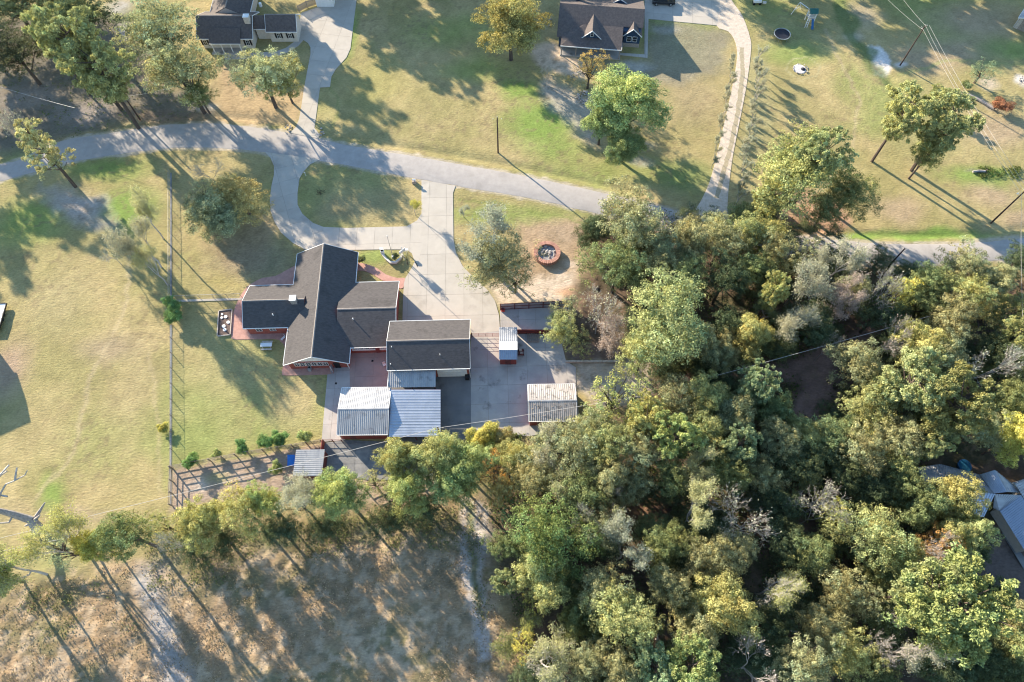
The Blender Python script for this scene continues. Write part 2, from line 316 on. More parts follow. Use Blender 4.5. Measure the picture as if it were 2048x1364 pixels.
    for trk, wd, cc in [([(70, 1000), (150, 900), (180, 760), (250, 620), (260, 480)], .5, (.40, .32, .19)), ([(1560, 440), (1700, 330), (1720, 200), (1650, 60)], .5, (.40, .32, .19)), ([(1800, 150), (1900, 120), (2060, 130)], .6, (.27, .28, .11)), ([(1600, 160), (1630, 150), (1640, 130), (1620, 115), (1585, 118), (1568, 140), (1600, 160)], .25, (.40, .36, .20)), ([(650, 170), (672, 190), (675, 220), (668, 255)], .35, (.20, .22, .08)), ([(700, 320), (850, 345), (1000, 372), (1150, 402)], .45, (.22, .22, .09)), ([(920, 398), (1020, 410), (1100, 430), (1170, 445)], .4, (.17, .20, .06)), ([(300, 700), (318, 860), (322, 1000)], .4, (.40, .32, .18))]:
        C = mix(C, col(cc), np.clip(1.2-lineDist(fx, fy, PP(trk))/wd, 0, 1)*.6)
    speck = np.clip((fbm(X, Y, .8, 71, 2)-.60)*7, 0, 1)*np.clip((fbm(X, Y, 12, 72, 2)-.42)*4, 0, 1); C = mix(C, col((.20, .15, .09)), speck*.5)
    # worn verges by the road
    d = np.minimum(lineDist(X, Y, PP(ROAD_UP)), lineDist(X, Y, PP(ROAD_LO)))
    C = mix(C, col((.42, .36, .29)), np.clip((.75-d+(fine-.5)*1.4)*1.6, 0, .75))
    C = C*(1+(fine-.5)[..., None]*.30)*(1+(fbm(X, Y, .9, 41, 2)-.5)[..., None]*.22)
    C = np.clip(C, .01, .8)
    rough = np.clip(mB+mW*1.0, 0, 1)
    Z = rough*((fbm(X, Y, 1.3, 51, 3)-.5)*.62+(fbm(X, Y, 9, 52, 2)-.5)*.6)
    dr = lineDist(X, Y, [P(a, b) for a, b in zip([u for u, v in ROAD_UP], [v-16 for u, v in ROAD_UP])])
    Z = Z - .30*np.exp(-(dr/1.1)**2)*(1-rough)            # roadside ditch
    dl = lineDist(X, Y, PP([(1660, -20), (1700, 60), (1745, 120), (1790, 175)])); Z = Z-.35*np.exp(-(dl/1.3)**2)
    Z = Z+(fbm(X, Y, 1.0, 53, 2)-.5)*.05*(1-rough)-.03
    near = np.ones(X.shape)
    for pl in FLATS: m, s = polymask(X, Y, PP(pl), 1.5); near = np.minimum(near, np.clip((-s-.4)/1.6, 0, 1))
    Z = np.where((abs(X) > 135) | (Y > 152) | (Y < -14), 0, Z)
    Z = Z*near-.03*(1-near)
    nx, ny = len(xs), len(ys)
    V = np.stack([X, Y, Z], -1).reshape(-1, 3)
    i = np.arange((ny-1)*(nx-1)); r = i//(nx-1); c = i % (nx-1); a = r*nx+c
    Fc = np.stack([a, a+1, a+nx+1, a+nx], -1)
    me = bpy.data.meshes.new('ground'); me.vertices.add(len(V)); me.vertices.foreach_set('co', V.ravel())
    me.loops.add(Fc.size); me.loops.foreach_set('vertex_index', Fc.ravel().astype(np.int32))
    me.polygons.add(len(Fc)); me.polygons.foreach_set('loop_start', (np.arange(len(Fc))*4).astype(np.int32)); me.polygons.foreach_set('loop_total', np.full(len(Fc), 4, np.int32))
    me.polygons.foreach_set('use_smooth', np.ones(len(Fc), bool))
    me.update(); me.validate()
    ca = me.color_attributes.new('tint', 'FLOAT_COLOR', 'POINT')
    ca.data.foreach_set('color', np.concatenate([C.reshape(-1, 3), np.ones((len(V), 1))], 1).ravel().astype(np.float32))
    m = bpy.data.materials.new('groundcover'); m.use_nodes = True; n = m.node_tree.nodes; l = m.node_tree.links; b = n['Principled BSDF']
    b.inputs['Roughness'].default_value = 1; b.inputs['Specular IOR Level'].default_value = .1
    at = n.new('ShaderNodeAttribute'); at.attribute_name = 'tint'; tc = n.new('ShaderNodeTexCoord')
    mp = n.new('ShaderNodeMapping'); mp.inputs['Scale'].default_value = (.8, 1.7, 1); mp.inputs['Rotation'].default_value = (0, 0, .15); l.new(tc.outputs['Object'], mp.inputs[0])
    n1 = n.new('ShaderNodeTexNoise'); n1.inputs['Scale'].default_value = 2.2; n1.inputs['Detail'].default_value = 8; n1.inputs['Roughness'].default_value = .72; l.new(mp.outputs[0], n1.inputs['Vector'])
    mr = n.new('ShaderNodeMapRange'); mr.inputs[1].default_value = .30; mr.inputs[2].default_value = .70; mr.inputs[3].default_value = .74; mr.inputs[4].default_value = 1.26; l.new(n1.outputs['Fac'], mr.inputs[0])
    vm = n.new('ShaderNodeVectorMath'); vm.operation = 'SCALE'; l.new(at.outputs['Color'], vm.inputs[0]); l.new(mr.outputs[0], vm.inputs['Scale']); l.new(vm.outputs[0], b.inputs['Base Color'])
    n2 = n.new('ShaderNodeTexNoise'); n2.inputs['Scale'].default_value = 1.6; n2.inputs['Detail'].default_value = 9; n2.inputs['Roughness'].default_value = .75; l.new(mp.outputs[0], n2.inputs['Vector'])
    bp = n.new('ShaderNodeBump'); bp.inputs['Distance'].default_value = .17; bp.inputs['Strength'].default_value = 1; l.new(n2.outputs['Fac'], bp.inputs['Height']); l.new(bp.outputs[0], b.inputs['Normal'])
    me.materials.append(m); o = ob('ground', me); struct(o)
    return C

ISLE = [(636, 320), (700, 331), (765, 345), (824, 357), (838, 361), (843, 370), (843, 428), (834, 441), (813, 452), (692, 456), (647, 454), (626, 446), (605, 428), (595, 409), (595, 386), (599, 357), (607, 343), (626, 325)]
DR_LEFT = [(530, 304), (541, 316), (548, 332), (548, 350), (543, 372), (540, 396), (541, 422), (549, 444), (562, 465), (586, 486), (610, 499), (647, 512), (647, 454), (626, 446), (605, 428), (595, 409), (595, 386), (599, 357), (607, 343), (620, 329), (640, 319)]
DR_BOT = [(647, 454), (692, 456), (813, 453), (834, 441), (843, 427), (843, 500), (835, 535), (829, 522), (824, 507), (813, 499), (760, 499), (700, 500), (647, 512)]
DR_RIGHT = [(843, 360), (911, 372), (906, 386), (907, 478), (912, 505), (925, 532), (948, 556), (975, 580), (990, 602), (998, 630), (1000, 661), (942, 669), (942, 640), (790, 655), (805, 640), (806, 600), (808, 567), (811, 556), (824, 535), (830, 522), (836, 532), (843, 500)]
DR_NORTH = [(580, 266), (592, 254), (598, 239), (602, 218), (608, 177), (621, 108), (621, 95), (616, 86), (607, 80), (593, 77), (600, 38), (603, 26), (633, 15), (664, 13), (663, -60), (718, -60), (713, 0), (701, 97), (693, 115), (672, 138), (663, 153), (660, 174), (640, 175), (629, 256), (640, 270), (636, 277)]
PAD_B = [(942, 669), (1000, 661), (1143, 660), (1124, 690), (1132, 722), (1152, 735), (1152, 770), (1160, 855), (1060, 872), (960, 874), (942, 878)]
PAD_G = [(942, 735), (942, 877), (870, 888), (776, 880), (776, 735)]
PAD_C = [(698, 692), (782, 688), (778, 778), (700, 778), (699, 730)]
PAD_D = [(655, 749), (668, 747), (668, 731), (699, 730), (700, 778), (690, 880), (643, 884)]
PAD_E = [(648, 886), (690, 880), (870, 888), (866, 950), (800, 960), (735, 960), (700, 955), (648, 950)]
PAD_F = [(1000, 612), (1142, 606), (1143, 659), (1001, 660)]
PAD_N2 = [(1289, -20), (1440, -10), (1434, 51), (1297, 38), (1289, 37)]
WALK_N2 = [(1289, 37), (1297, 38), (1295, 116), (1238, 110), (1239, 106), (1289, 109)]
WALK_N1 = [(607, 80), (596, 92), (575, 105), (555, 112), (500, 118), (450, 119), (447, 106), (500, 106), (552, 103), (572, 96), (588, 84), (597, 78)]
PATH_W = [(600, 527), (591, 531), (570, 542), (551, 552), (525, 556), (507, 565), (497, 571), (486, 584), (476, 601), (467, 624), (463, 648), (463, 671), (471, 679), (547, 678), (561, 683), (570, 695), (567, 730), (564, 741), (565, 748), (572, 751), (655, 749), (668, 747), (668, 725), (640, 690), (640, 600)]
PATH_E = [(708, 526), (732, 528), (755, 537), (772, 549), (795, 556), (810, 556), (808, 567), (806, 576), (797, 576), (790, 566), (765, 561), (746, 549), (725, 541), (708, 541)]
GRAV = [(1433, 51), (1457, 63), (1471, 85), (1474, 117), (1465, 171), (1451, 234), (1435, 304), (1419, 364), (1400, 405), (1385, 432), (1420, 446), (1462, 455), (1455, 430), (1457, 380), (1465, 316), (1476, 259), (1492, 177), (1501, 111), (1501, 79), (1485, 32), (1463, 0), (1455, -30), (1425, -30), (1436, 0)]
FLATS = [ROAD_UP+ROAD_LO[::-1], DR_LEFT, DR_BOT, DR_RIGHT, DR_NORTH, PAD_B, PAD_G, PAD_C, PAD_D, PAD_E, PAD_F, PAD_N2, PATH_W, PATH_E, GRAV, ISLE]
build_ground()

# ------------------------------------------------------------------ roads and paving
def ribbon(name, A, B, z, m):
    mb = MB(); a = PP(A); b = PP(B)
    # resample both edges smoothly
    def rs(p, k=6):
        out = []
        for i in range(len(p)-1):
            p0 = p[max(i-1, 0)]; p1 = p[i]; p2 = p[i+1]; p3 = p[min(i+2, len(p)-1)]
            for j in range(k):
                t = j/k; out.append(tuple(.5*(2*p1[c]+(p2[c]-p0[c])*t+(2*p0[c]-5*p1[c]+4*p2[c]-p3[c])*t*t+(3*p1[c]-p0[c]-3*p2[c]+p3[c])*t**3) for c in (0, 1)))
        return out+[p[-1]]
    a = rs(a); b = rs(b); rr = random.Random(3)
    vs = []; fs = []
    for i, (p, q) in enumerate(zip(a, b)):
        j = [rr.uniform(-.10, .10) for _ in range(4)]
        c = [(p[0]+j[0], p[1]+j[1], z-.02), (p[0]*.97+q[0]*.03, p[1]*.97+q[1]*.03, z+.01), ((p[0]+q[0])/2, (p[1]+q[1])/2, z+.05), (p[0]*.03+q[0]*.97, p[1]*.03+q[1]*.97, z+.01), (q[0]+j[2], q[1]+j[3], z-.02)]
        vs += c
        if i: k = 5*i; fs += [(k-5+t, k+t, k+t+1, k-4+t) for t in range(4)]
    mb.add(vs, fs); return struct(mb.build(name, m, smooth=True))
ribbon('road', ROAD_UP, ROAD_LO, .0, M['asphalt'])
def smooth_poly(pts, k=3):
    n = len(pts); out = []
    for i in range(n):
        p0 = pts[i-1]; p1 = pts[i]; p2 = pts[(i+1) % n]; p3 = pts[(i+2) % n]
        for j in range(k):
            t = j/k; out.append(tuple(.5*(2*p1[c]+(p2[c]-p0[c])*t+(2*p0[c]-5*p1[c]+4*p2[c]-p3[c])*t*t+(3*p1[c]-p0[c]-3*p2[c]+p3[c])*t**3) for c in (0, 1)))
    return out
def clip(poly, cell):
    out = poly
    for i in range(len(cell)):
        a = cell[i]; b = cell[(i+1) % len(cell)]; inp = out; out = []
        if not inp: return []
        def sd_(p): return (b[0]-a[0])*(p[1]-a[1])-(b[1]-a[1])*(p[0]-a[0])
        for j in range(len(inp)):
            p, q = inp[j-1], inp[j]; sp, sq = sd_(p), sd_(q)
            if (sp >= 0) != (sq >= 0): t = sp/(sp-sq); out.append((p[0]+t*(q[0]-p[0]), p[1]+t*(q[1]-p[1])))
            if sq >= 0: out.append(q)
    return out
def area(p): return abs(sum(p[i-1][0]*p[i][1]-p[i][0]*p[i-1][1] for i in range(len(p))))/2
def paving(name, pts, m, dx, dy, rz=R(1.8), smooth=False, gap=.03, off=(0, 0), z=.045):
    poly = PP(pts)
    if smooth: poly = smooth_poly(poly)
    base = struct(MB().sheet(poly, z-.03).build(name, M['joint']))
    c, s = math.cos(rz), math.sin(rz)
    L = [(x*c+y*s, -x*s+y*c) for x, y in poly]
    x0, x1 = min(p[0] for p in L), max(p[0] for p in L); y0, y1 = min(p[1] for p in L), max(p[1] for p in L)
    i = math.floor((x0-off[0])/dx)
    while i*dx+off[0] < x1:
        j = math.floor((y0-off[1])/dy)
        while j*dy+off[1] < y1:
            a, b = i*dx+off[0]+gap/2, j*dy+off[1]+gap/2; e, f_ = a+dx-gap, b+dy-gap
            q = clip(L, [(a, b), (e, b), (e, f_), (a, f_)])
            if len(q) > 2 and area(q) > .05:
                q2 = [(x*c-y*s, x*s+y*c) for x, y in q]; dd = []
                for pnt in q2:
                    if not dd or math.hypot(pnt[0]-dd[-1][0], pnt[1]-dd[-1][1]) > .01: dd.append(pnt)
                if len(dd) > 2: MB().prism(dd, z-.09, z).build('concrete_slab', m, base)
            j += 1
        i += 1
    return base
paving('driveway', DR_LEFT, M['concrete'], 3.6, 3.6, R(20), off=(1, 1.2))
paving('driveway', DR_BOT, M['concrete'], 3.4, 4.6, off=(0, .5))
paving('driveway', DR_RIGHT, M['concrete'], 3.4, 4.4, off=(0, 1))
paving('driveway', DR_NORTH, M['concrete'], 4.2, 4.2, R(-9))
paving('driveway', PAD_N2, M['concrete'], 4.5, 4.5, R(-6))
paving('pavement', WALK_N2, M['concrete'], 1.5, 2.0, R(-6))
paving('pavement', WALK_N1, M['concrete'], 2.0, 2.0, R(0))
paving('pavement', PAD_B, M['padconcrete'], 3.4, 3.4, off=(.7, .3))
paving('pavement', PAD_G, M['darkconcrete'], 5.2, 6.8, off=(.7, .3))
paving('pavement', PAD_C, M['pinkconcrete'], 3.2, 3.6)
paving('pavement', PAD_D, M['padconcrete'], 3.2, 3.2)
paving('pavement', PAD_E, M['oldconcrete'], 3.5, 3.5)
paving('pavement', PAD_F, M['padconcrete'], 3.0, 3.0)
for pts in (PATH_W, PATH_E):
    mb = MB().prism(smooth_poly(PP(pts), 2), -.06, .035); struct(mb.build('path', M['paver']))
struct(MB().prism(smooth_poly(PP(GRAV), 3), -.05, .03).build('gravel_drive', M['gravel']))
gm_ = [(1483, 95), (1485, 150), (1476, 220), (1462, 290), (1446, 350), (1432, 400)]; gp = PP(gm_); rg = random.Random(8); Lp = []; Rp = []
for i in range(len(gp)-1):
    for j in range(14):
        x = gp[i][0]+(gp[i+1][0]-gp[i][0])*j/14; y = gp[i][1]+(gp[i+1][1]-gp[i][1])*j/14; Lp.append((x-rg.uniform(.35, .62), y)); Rp.append((x+rg.uniform(.35, .62), y))
struct(MB().prism(Lp+Rp[::-1], -.02, .036).build('grass_strip', mat('drygrass', (.40, .345, .25), (.29, .245, .16), 2.5, 1, .05, 8)))
for u0, v0, u1, v1 in [(342, 346, 342, 601), (342, 650, 341, 1010)]:
    a = P(u0, v0); b = P(u1, v1); struct(MB().prism([(a[0]-.14, a[1]), (a[0]+.14, a[1]), (b[0]+.14, b[1]), (b[0]-.14, b[1])], -.06, .05).build('kerb', M['oldconcrete']))
a = P(346, 602); b = P(484, 598); struct(MB().prism([(a[0], a[1]-.22), (b[0], b[1]-.22), (b[0], b[1]+.22), (a[0], a[1]+.22)], -.06, .06).build('kerb', M['concrete']))
a = P(341, 346)

# ------------------------------------------------------------------ building parts
def win(parent, x, y, z, wdt, hgt, face='S', panes=(2, 2), frame=None, shutters=False):
    """A window standing 3 cm proud of a wall whose plane is at x / y. face = outward direction in local axes."""
    fr = MB(); t = .07; d = .05
    def bx(cx, cz, sx, sz, dep=d, mb=fr, o=0):
        if face in 'SN':
            sg = -1 if face == 'S' else 1; mb.box((x+cx, y+sg*(dep/2+o), z+cz), (sx, dep, sz))
        else:
            sg = -1 if face == 'W' else 1; mb.box((x+sg*(dep/2+o), y+cx, z+cz), (dep, sx, sz))
    bx(0, hgt/2, wdt+t, t); bx(0, -hgt/2, wdt+t, t); bx(-wdt/2, 0, t, hgt-t); bx(wdt/2, 0, t, hgt-t)
    for i in range(1, panes[0]): bx(-wdt/2+wdt*i/panes[0], 0, .05, hgt-t, d*.8)
    for i in range(1, panes[1]): bx(0, -hgt/2+hgt*i/panes[1], wdt-t, .045, d*.6)
    o = fr.build('window', frame or M['white'], parent)
    g = MB(); bx(0, 0, wdt-t, hgt-t, .015, g); g.build('pane', M['glass'], o)
    if shutters:
        for s_ in (-1, 1):
            k = MB(); bx(s_*(wdt/2+.27), 0, .38, hgt+.1, .04, k); k.build('shutter', M['black'], o)
    return o
def ribs_sheet(p00, p10, p11, p01, n, h=.032, t=.02):
    """corrugated metal: ribs run from the p00-p10 edge to the p01-p11 edge"""
    p00, p10, p11, p01 = map(Vector, (p00, p10, p11, p01)); nn = (p10-p00).cross(p01-p00).normalized()
    if nn.z < 0: nn = -nn
    vs = []; fs = []; prof = [(0, 0), (.34, 0), (.45, 1), (.62, 1), (.73, 0)]
    seq = [(i+a)/n for i in range(n) for a, b in prof]+[1.0]; hh = [b*h for i in range(n) for a, b in prof]+[0]
    for a, b in zip(seq, hh):
        vs += [p00.lerp(p10, a)+nn*b, p01.lerp(p11, a)+nn*b]
    k = len(seq); fs += [(2*i, 2*i+2, 2*i+3, 2*i+1) for i in range(k-1)]
    vs += [p00-nn*t, p10-nn*t, p11-nn*t, p01-nn*t]; q = 2*k
    fs += [(q, q+3, q+2, q+1)]
    mb = MB(); mb.add(vs, fs); return mb
def gable(root, x0, x1, y0, y1, axis, ze, zr, roofm, wallm, oh=.45, gm=None, cutlo=False, cuthi=False, ridge=True, metal=0, fas=True, rakes=(True, True), roofname='roof', wallbase=0):
    """Gable block given by its eaves rectangle; axis = direction of the ridge. cut* = no gable wall on that end (joins another block)."""
    if axis == 'Y': T = lambda a, b, z: (a, b, z); ax0, ax1, b0, b1 = x0, x1, y0, y1
    else: T = lambda a, b, z: (b, a, z); ax0, ax1, b0, b1 = y0, y1, x0, x1
    am = (ax0+ax1)/2; th = .12
    wl0, wl1 = b0+(0 if cutlo else oh), b1-(0 if cuthi else oh)
    sl_ = (zr-ze)/(am-ax0); ws = ze+sl_*oh-th-.03
    if wallm:
        w_ = MB(); a0, a1 = ax0+oh, ax1-oh; zt = zr-th-.05
        n5 = [(a0, wallbase), (a1, wallbase), (a1, ws), (am, zt), (a0, ws)]
        vs = [T(a, wl0, z) for a, z in n5]+[T(a, wl1, z) for a, z in n5]
        w_.add(vs, [(0, 1, 2, 3, 4), (9, 8, 7, 6, 5), (0, 5, 6, 1), (1, 6, 7, 2), (2, 7, 8, 3), (3, 8, 9, 4), (4, 9, 5, 0)])
        w_.build('wall', wallm, root)
        if gm:
            for e, yy, sg in ((0, wl0, -1), (1, wl1, 1)):
                if (e == 0 and cutlo) or (e == 1 and cuthi): continue
                g = MB(); q = [T(a0, yy+sg*.03, ws), T(a1, yy+sg*.03, ws), T(am, yy+sg*.03, zt), T(a0, yy+sg*.002, ws), T(a1, yy+sg*.002, ws), T(am, yy+sg*.002, zt)]
                g.add(q, [(0, 1, 2), (5, 4, 3), (0, 3, 4, 1), (1, 4, 5, 2), (2, 5, 3, 0)]); g.build('gable_siding', gm, root)
    for sgn, aa in ((0, ax0), (1, ax1)):
        c = [T(aa, b0, ze), T(aa, b1, ze), T(am, b1, zr), T(am, b0, zr)]
        if metal: ribs_sheet(c[0], c[1], c[2], c[3], metal).build(roofname, roofm, root)
        else: MB().slab(c, th).build(roofname, roofm, root)
    if ridge:
        a_, b_ = T(am, b0, zr+.03), T(am, b1, zr+.03); r_ = MB()
        for s_ in (-1, 1):
            r_.slab([T(am, b0, zr+.05), T(am, b1, zr+.05), T(am+s_*.16, b1, zr+.05-.16*sl_), T(am+s_*.16, b0, zr+.05-.16*sl_)], .02)
        r_.build('ridge_cap', M['ridge'] if not metal else M['galv'], root)
    if fas:
        f_ = MB()
        for aa, s_ in ((ax0, -1), (ax1, 1)):
            p, q = T(aa+s_*.03, b0, ze-.05), T(aa+s_*.03, b1, ze-.05)
            f_.box(((p[0]+q[0])/2, (p[1]+q[1])/2, ze-.06), (abs(p[0]-q[0]) or .09, abs(p[1]-q[1]) or .09, .17))
        for bb, s_, on in ((b0, -1, rakes[0]), (b1, 1, rakes[1])):
            if not on: continue
            for aa in (ax0, ax1):
                f_.slab([T(aa, bb, ze+.025), T(am, bb, zr+.025), T(am, bb+s_*.07, zr+.025), T(aa, bb+s_*.07, ze+.025)], .2)
        f_.build('fascia', M['white'], root)

# main house -------------------------------------------------------
o3 = P(620.5, 711, 5.8); cx_ = -33.05; cy_ = 47.1
hs = thing('brick_house', 'red brick house with dark cross-shaped shingle roof beside the circular concrete drive', 'house', (cx_, cy_, 0), R(1.8))
gable(hs, -5.55, 5.55, 0, 22.3, 'Y', 2.8, 5.85, M['shingle'], M['brick'], .55, gm=M['white'])
gable(hs, 3.2, 13.3, 2.9, 15.9, 'X', 2.8, 4.85, M['shingle'], M['brick'], .3, cutlo=True, rakes=(False, True))
gable(hs, -13.3, -2.6, 7.2, 15.8, 'X', 2.8, 4.95, M['shingle'], M['brick'], .3, cuthi=True, rakes=(True, False))
for i in range(6): win(hs, -3.6+i*.98, .55, 1.75, .80, 1.25, 'S', (2, 2))
for i in range(4): win(hs, 6.1+i*1.05, 3.2, 2.0, .8, .8, 'S', (1, 1))
for i in range(3): win(hs, 10.9+i*.85, 3.2, 2.0, .7, .8, 'S', (1, 1))
MB().box((9.9, 3.16, 1.25), (.7, .08, 2.3)).build('door', M['redmetal'], hs)
MB().box((9.3, 3.17, 1.32), (7.6, .04, .5)).build('window_apron', M['white'], hs)
MB().box((3.1, .5, 1.1), (1.0, .08, 2.2)).build('door', M['black'], hs)
for x in (-11, -8.6): win(hs, x, 7.5, 1.7, 1.0, 1.1, 'S')
ch = MB().box((-4.3, 11.2, 4.6), (1.0, .95, 2.6)).build('chimney', M['stone'], hs); MB().box((-4.3, 11.2, 5.98), (1.15, 1.1, .14)).build('cap', M['white'], ch)
for x, y, z in [(-8, 9.1, 4.05), (6.0, 7.6, 4.5)]: MB().tube((x, y, z-.3), (x, y, z+.25), .09, .09, 8).build('vent_pipe', M['white'], hs)
MB().box((5.0, .35, 1.2), (.12, .12, 2.4)).build('porch_post', M['white'], hs); MB().box((2.2, -.3, 1.2), (.1, .1, 2.4)).build('porch_post', M['white'], hs)
MB().box((-5.62, 6.4, 1.3), (.1, .1, 2.6)).build('downpipe', M['white'], hs)
# garage workshop ---------------------------------------------------
gx, gy = -20.7, 45.35
gr = thing('garage', 'detached brick garage with grey shingle roof and white overhead door', 'garage', (gx, gy, 0), R(1.6))
gable(gr, 0, 13.75, 0, 9.2, 'X', 4.2, 5.95, M['shingle'], M['brick'], .4)
MB().box((10.6, .37, 1.65), (5.0, .06, 3.0)).build('garage_door', M['white'], gr)
for k in range(4): MB().box((10.6, .33, .55+.74*k), (4.8, .03, .66)).build('door_panel', M['white'], gr)
MB().box((10.6, .33, 3.45), (6.2, .10, .5)).build('door_lintel', M['white'], gr)
for x, y, z in [(.6, .9, 4.5), (8.8, 2.2, 5.0), (.8, 3.6, 5.5)]: MB().tube((x, y, z-.3), (x, y, z+.45), .07, .07, 6).build('vent_pipe', M['white'], gr)
MB().tube((13.6, .15, 0), (13.6, .15, 4.0), .06, .06, 6).build('downpipe', M['white'], gr)
# lean-to porch against the garage -----------------------------------
def metal_roof(name, label, cat, pts, n, m, tl, zs, walls=None, posts=(), group=None, wallm='redmetal', inset=.25, ribdir=0, fascia=True):
    """Roof quad pts=[NW,NE,SE,SW] in photo coords, heights zs for N and S edge"""
    q = [P3(*pts[0], zs[0]), P3(*pts[1], zs[0]), P3(*pts[2], zs[1]), P3(*pts[3], zs[1])]
    cx = sum(p[0] for p in q)/4; cy = sum(p[1] for p in q)/4
    t = thing(name, label, cat, (cx, cy, 0), 0, group); L = [(p[0]-cx, p[1]-cy, p[2]) for p in q]
    if ribdir == 0: ribs_sheet(L[0], L[1], L[2], L[3], n).build('roof', m, t)
    else: ribs_sheet(L[0], L[3], L[2], L[1], n).build('roof', m, t)
    return t, L
t, L = metal_roof('porch_roof', 'narrow corrugated metal lean-to roof between the garage and the open carport', 'porch', [(776.4, 741), (871.3, 738), (871.3, 773.6), (775.5, 775)], 24, M['galv'], 0, (3.6, 3.0))
MB().box(((L[0][0]+L[3][0])/2, (L[0][1]+L[3][1])/2, 3.2), (.12, 3.1, .14)).build('fascia', M['white'], t)
for x, y in [(L[2][0]-.2, L[2][1]+.2), (L[3][0]+.2, L[3][1]+.2), ((L[2][0]+L[3][0])/2, L[3][1]+.2)]: MB().box((x, y, 1.45), (.12, .12, 2.9)).build('post', M['darkred'], t)
# west metal shed (gable) ---------------------------------------------
t = thing('metal_shed', 'red metal shed with pale corrugated gable roof, left of the blue-grey carport', 'shed', (-28.15, 34.65, 0), R(.6))
gable(t, 0, 8.15, 0, 8.2, 'X', 2.8, 3.75, M['galv'], M['redmetal'], .2, metal=26, ridge=True)
MB().box((2.2, .18, 1.1), (1.0, .06, 2.1)).build('door', M['darkred'], t)
MB().tube((.35, .05, 2.7), (.35, -.1, .1), .05, .05, 6).build('downpipe', M['white'], t); MB().tube((8.0, .05, 2.7), (8.05, -.25, .1), .05, .05, 6).build('downpipe', M['white'], t)
# carport ---------------------------------------------------------------
t, L = metal_roof('carport', 'open carport with bluish corrugated metal roof, right of the pale-roofed red shed', 'carport', [(780.5, 779.2), (881.1, 779.2), (881.1, 872.8), (777.5, 873.5)], 17, M['bluemetal'], 0, (3.0, 2.6), ribdir=1)
for i in range(3):
    for j in (1, 2): 
        a = Vector(L[0]).lerp(Vector(L[1]), .03+.47*i); b = Vector(L[3]).lerp(Vector(L[2]), .03+.47*i); p = a if j == 1 else b
        yy = p.y-.25 if j == 1 else p.y+.25; MB().box((p.x, yy, 1.25), (.13, .13, 2.5)).build('post', M['darkred'], t)
mb = MB()
for (p, q) in ((L[0], L[1]), (L[1], L[2]), (L[3], L[2])): mb.tube(Vector(p)-Vector((0, 0, .08)), Vector(q)-Vector((0, 0, .08)), .06, .06, 4)
mb.build('roof_beam', M['darkred'], t)
# small red shed --------------------------------------------------------
a = P(998.6, 654, 2.7); b = P(1034.3, 654, 2.7); c = P(999.5, 719, 2.5); rg1 = P(998.5, 684, 3.3); rg2 = P(998.6, 700, 3.2)
t = thing('small_shed', 'narrow red shed with three-tone ribbed metal roof beside the driveway gate', 'shed', (a[0], c[1], 0), 0)
W_, D_ = b[0]-a[0], a[1]-c[1]; y1 = rg1[1]-c[1]; y2 = rg2[1]-c[1]
MB().box((W_/2, D_/2, 1.2), (W_-.3, D_-.4, 2.4)).build('wall', M['redmetal'], t)
ribs_sheet((0, D_, 2.6), (W_, D_, 2.6), (W_, y1, 3.25), (0, y1, 3.25), 9, .06).build('roof', M['galvdull'], t)
MB().slab([(-.03, y1+.1, 3.31), (W_+.03, y1+.1, 3.31), (W_+.03, y2, 3.24), (-.03, y2, 3.24)], .03).build('ridge_cap', M['white'], t)
ribs_sheet((0, y2+.05, 3.2), (W_, y2+.05, 3.2), (W_, 0, 2.5), (0, 0, 2.5), 9, .06).build('roof', M['bluemetal'], t)
MB().box((W_/2, .19, 1.05), (1.0, .05, 2.0)).build('door', M['darkred'], t)
# right shed --------------------------------------------------------------
a = P(1056.7, 769, 2.7); b = P(1150.2, 767.3, 2.7); c = P(1061.3, 842.8, 2.7)
t = thing('metal_shed', 'long low red shed with leaf-littered grey ribbed roof at the edge of the wood', 'shed', (a[0], c[1], 0), R(.8))
W_, D_ = b[0]-a[0], a[1]-c[1]
gable(t, 0, W_, 0, D_, 'X', 2.7, 3.5, M['dullgalv'], M['redmetal'], .2, metal=24)
for x in (2.2, 5.6): MB().box((x, .18, 1.05), (1.6, .05, 2.0)).build('door', M['darkred'], t)
lv = MB(); rr = random.Random(4)
for i in range(60):
    x, y = rr.uniform(.5, W_-.2)**1.0, rr.uniform(.3, D_-.3); z = 2.7+.8*(1-abs(y-D_/2)/(D_/2))+.065; s_ = rr.uniform(.05, .13)
    lv.box((x, y, z), (s_, s_*1.3, .02), rr.uniform(0, 3))
stuff(lv.build('fallen_leaves', M['wood'], t))
# stall at the garden ----------------------------------------------------
t, L = metal_roof('garden_shelter', 'small shelter with pale corrugated roof at the end of the garden strip', 'shelter', [(592.3, 899.4), (649.4, 898.7), (643.7, 951.8), (585.6, 952.5)], 13, M['galv'], 0, (2.5, 2.2), ribdir=1)
for x, y in ((L[0][0]+.3, L[0][1]-.3), (L[1][0]-.3, L[1][1]-.3), (L[2][0]-.3, L[2][1]+.3), (L[3][0]+.3, L[3][1]+.3)): MB().box((x, y, 1.08), (.12, .12, 2.16)).build('post', M['wood'], t)
MB().box(((L[2][0]+L[3][0])/2, L[2][1]+.2, .9), (4.2, .08, 1.8)).build('wall', M['darkred'], t)
MB().box((L[1][0]-.12, (L[1][1]+L[2][1])/2, .9), (.08, 4.0, 1.8)).build('wall', M['darkred'], t)

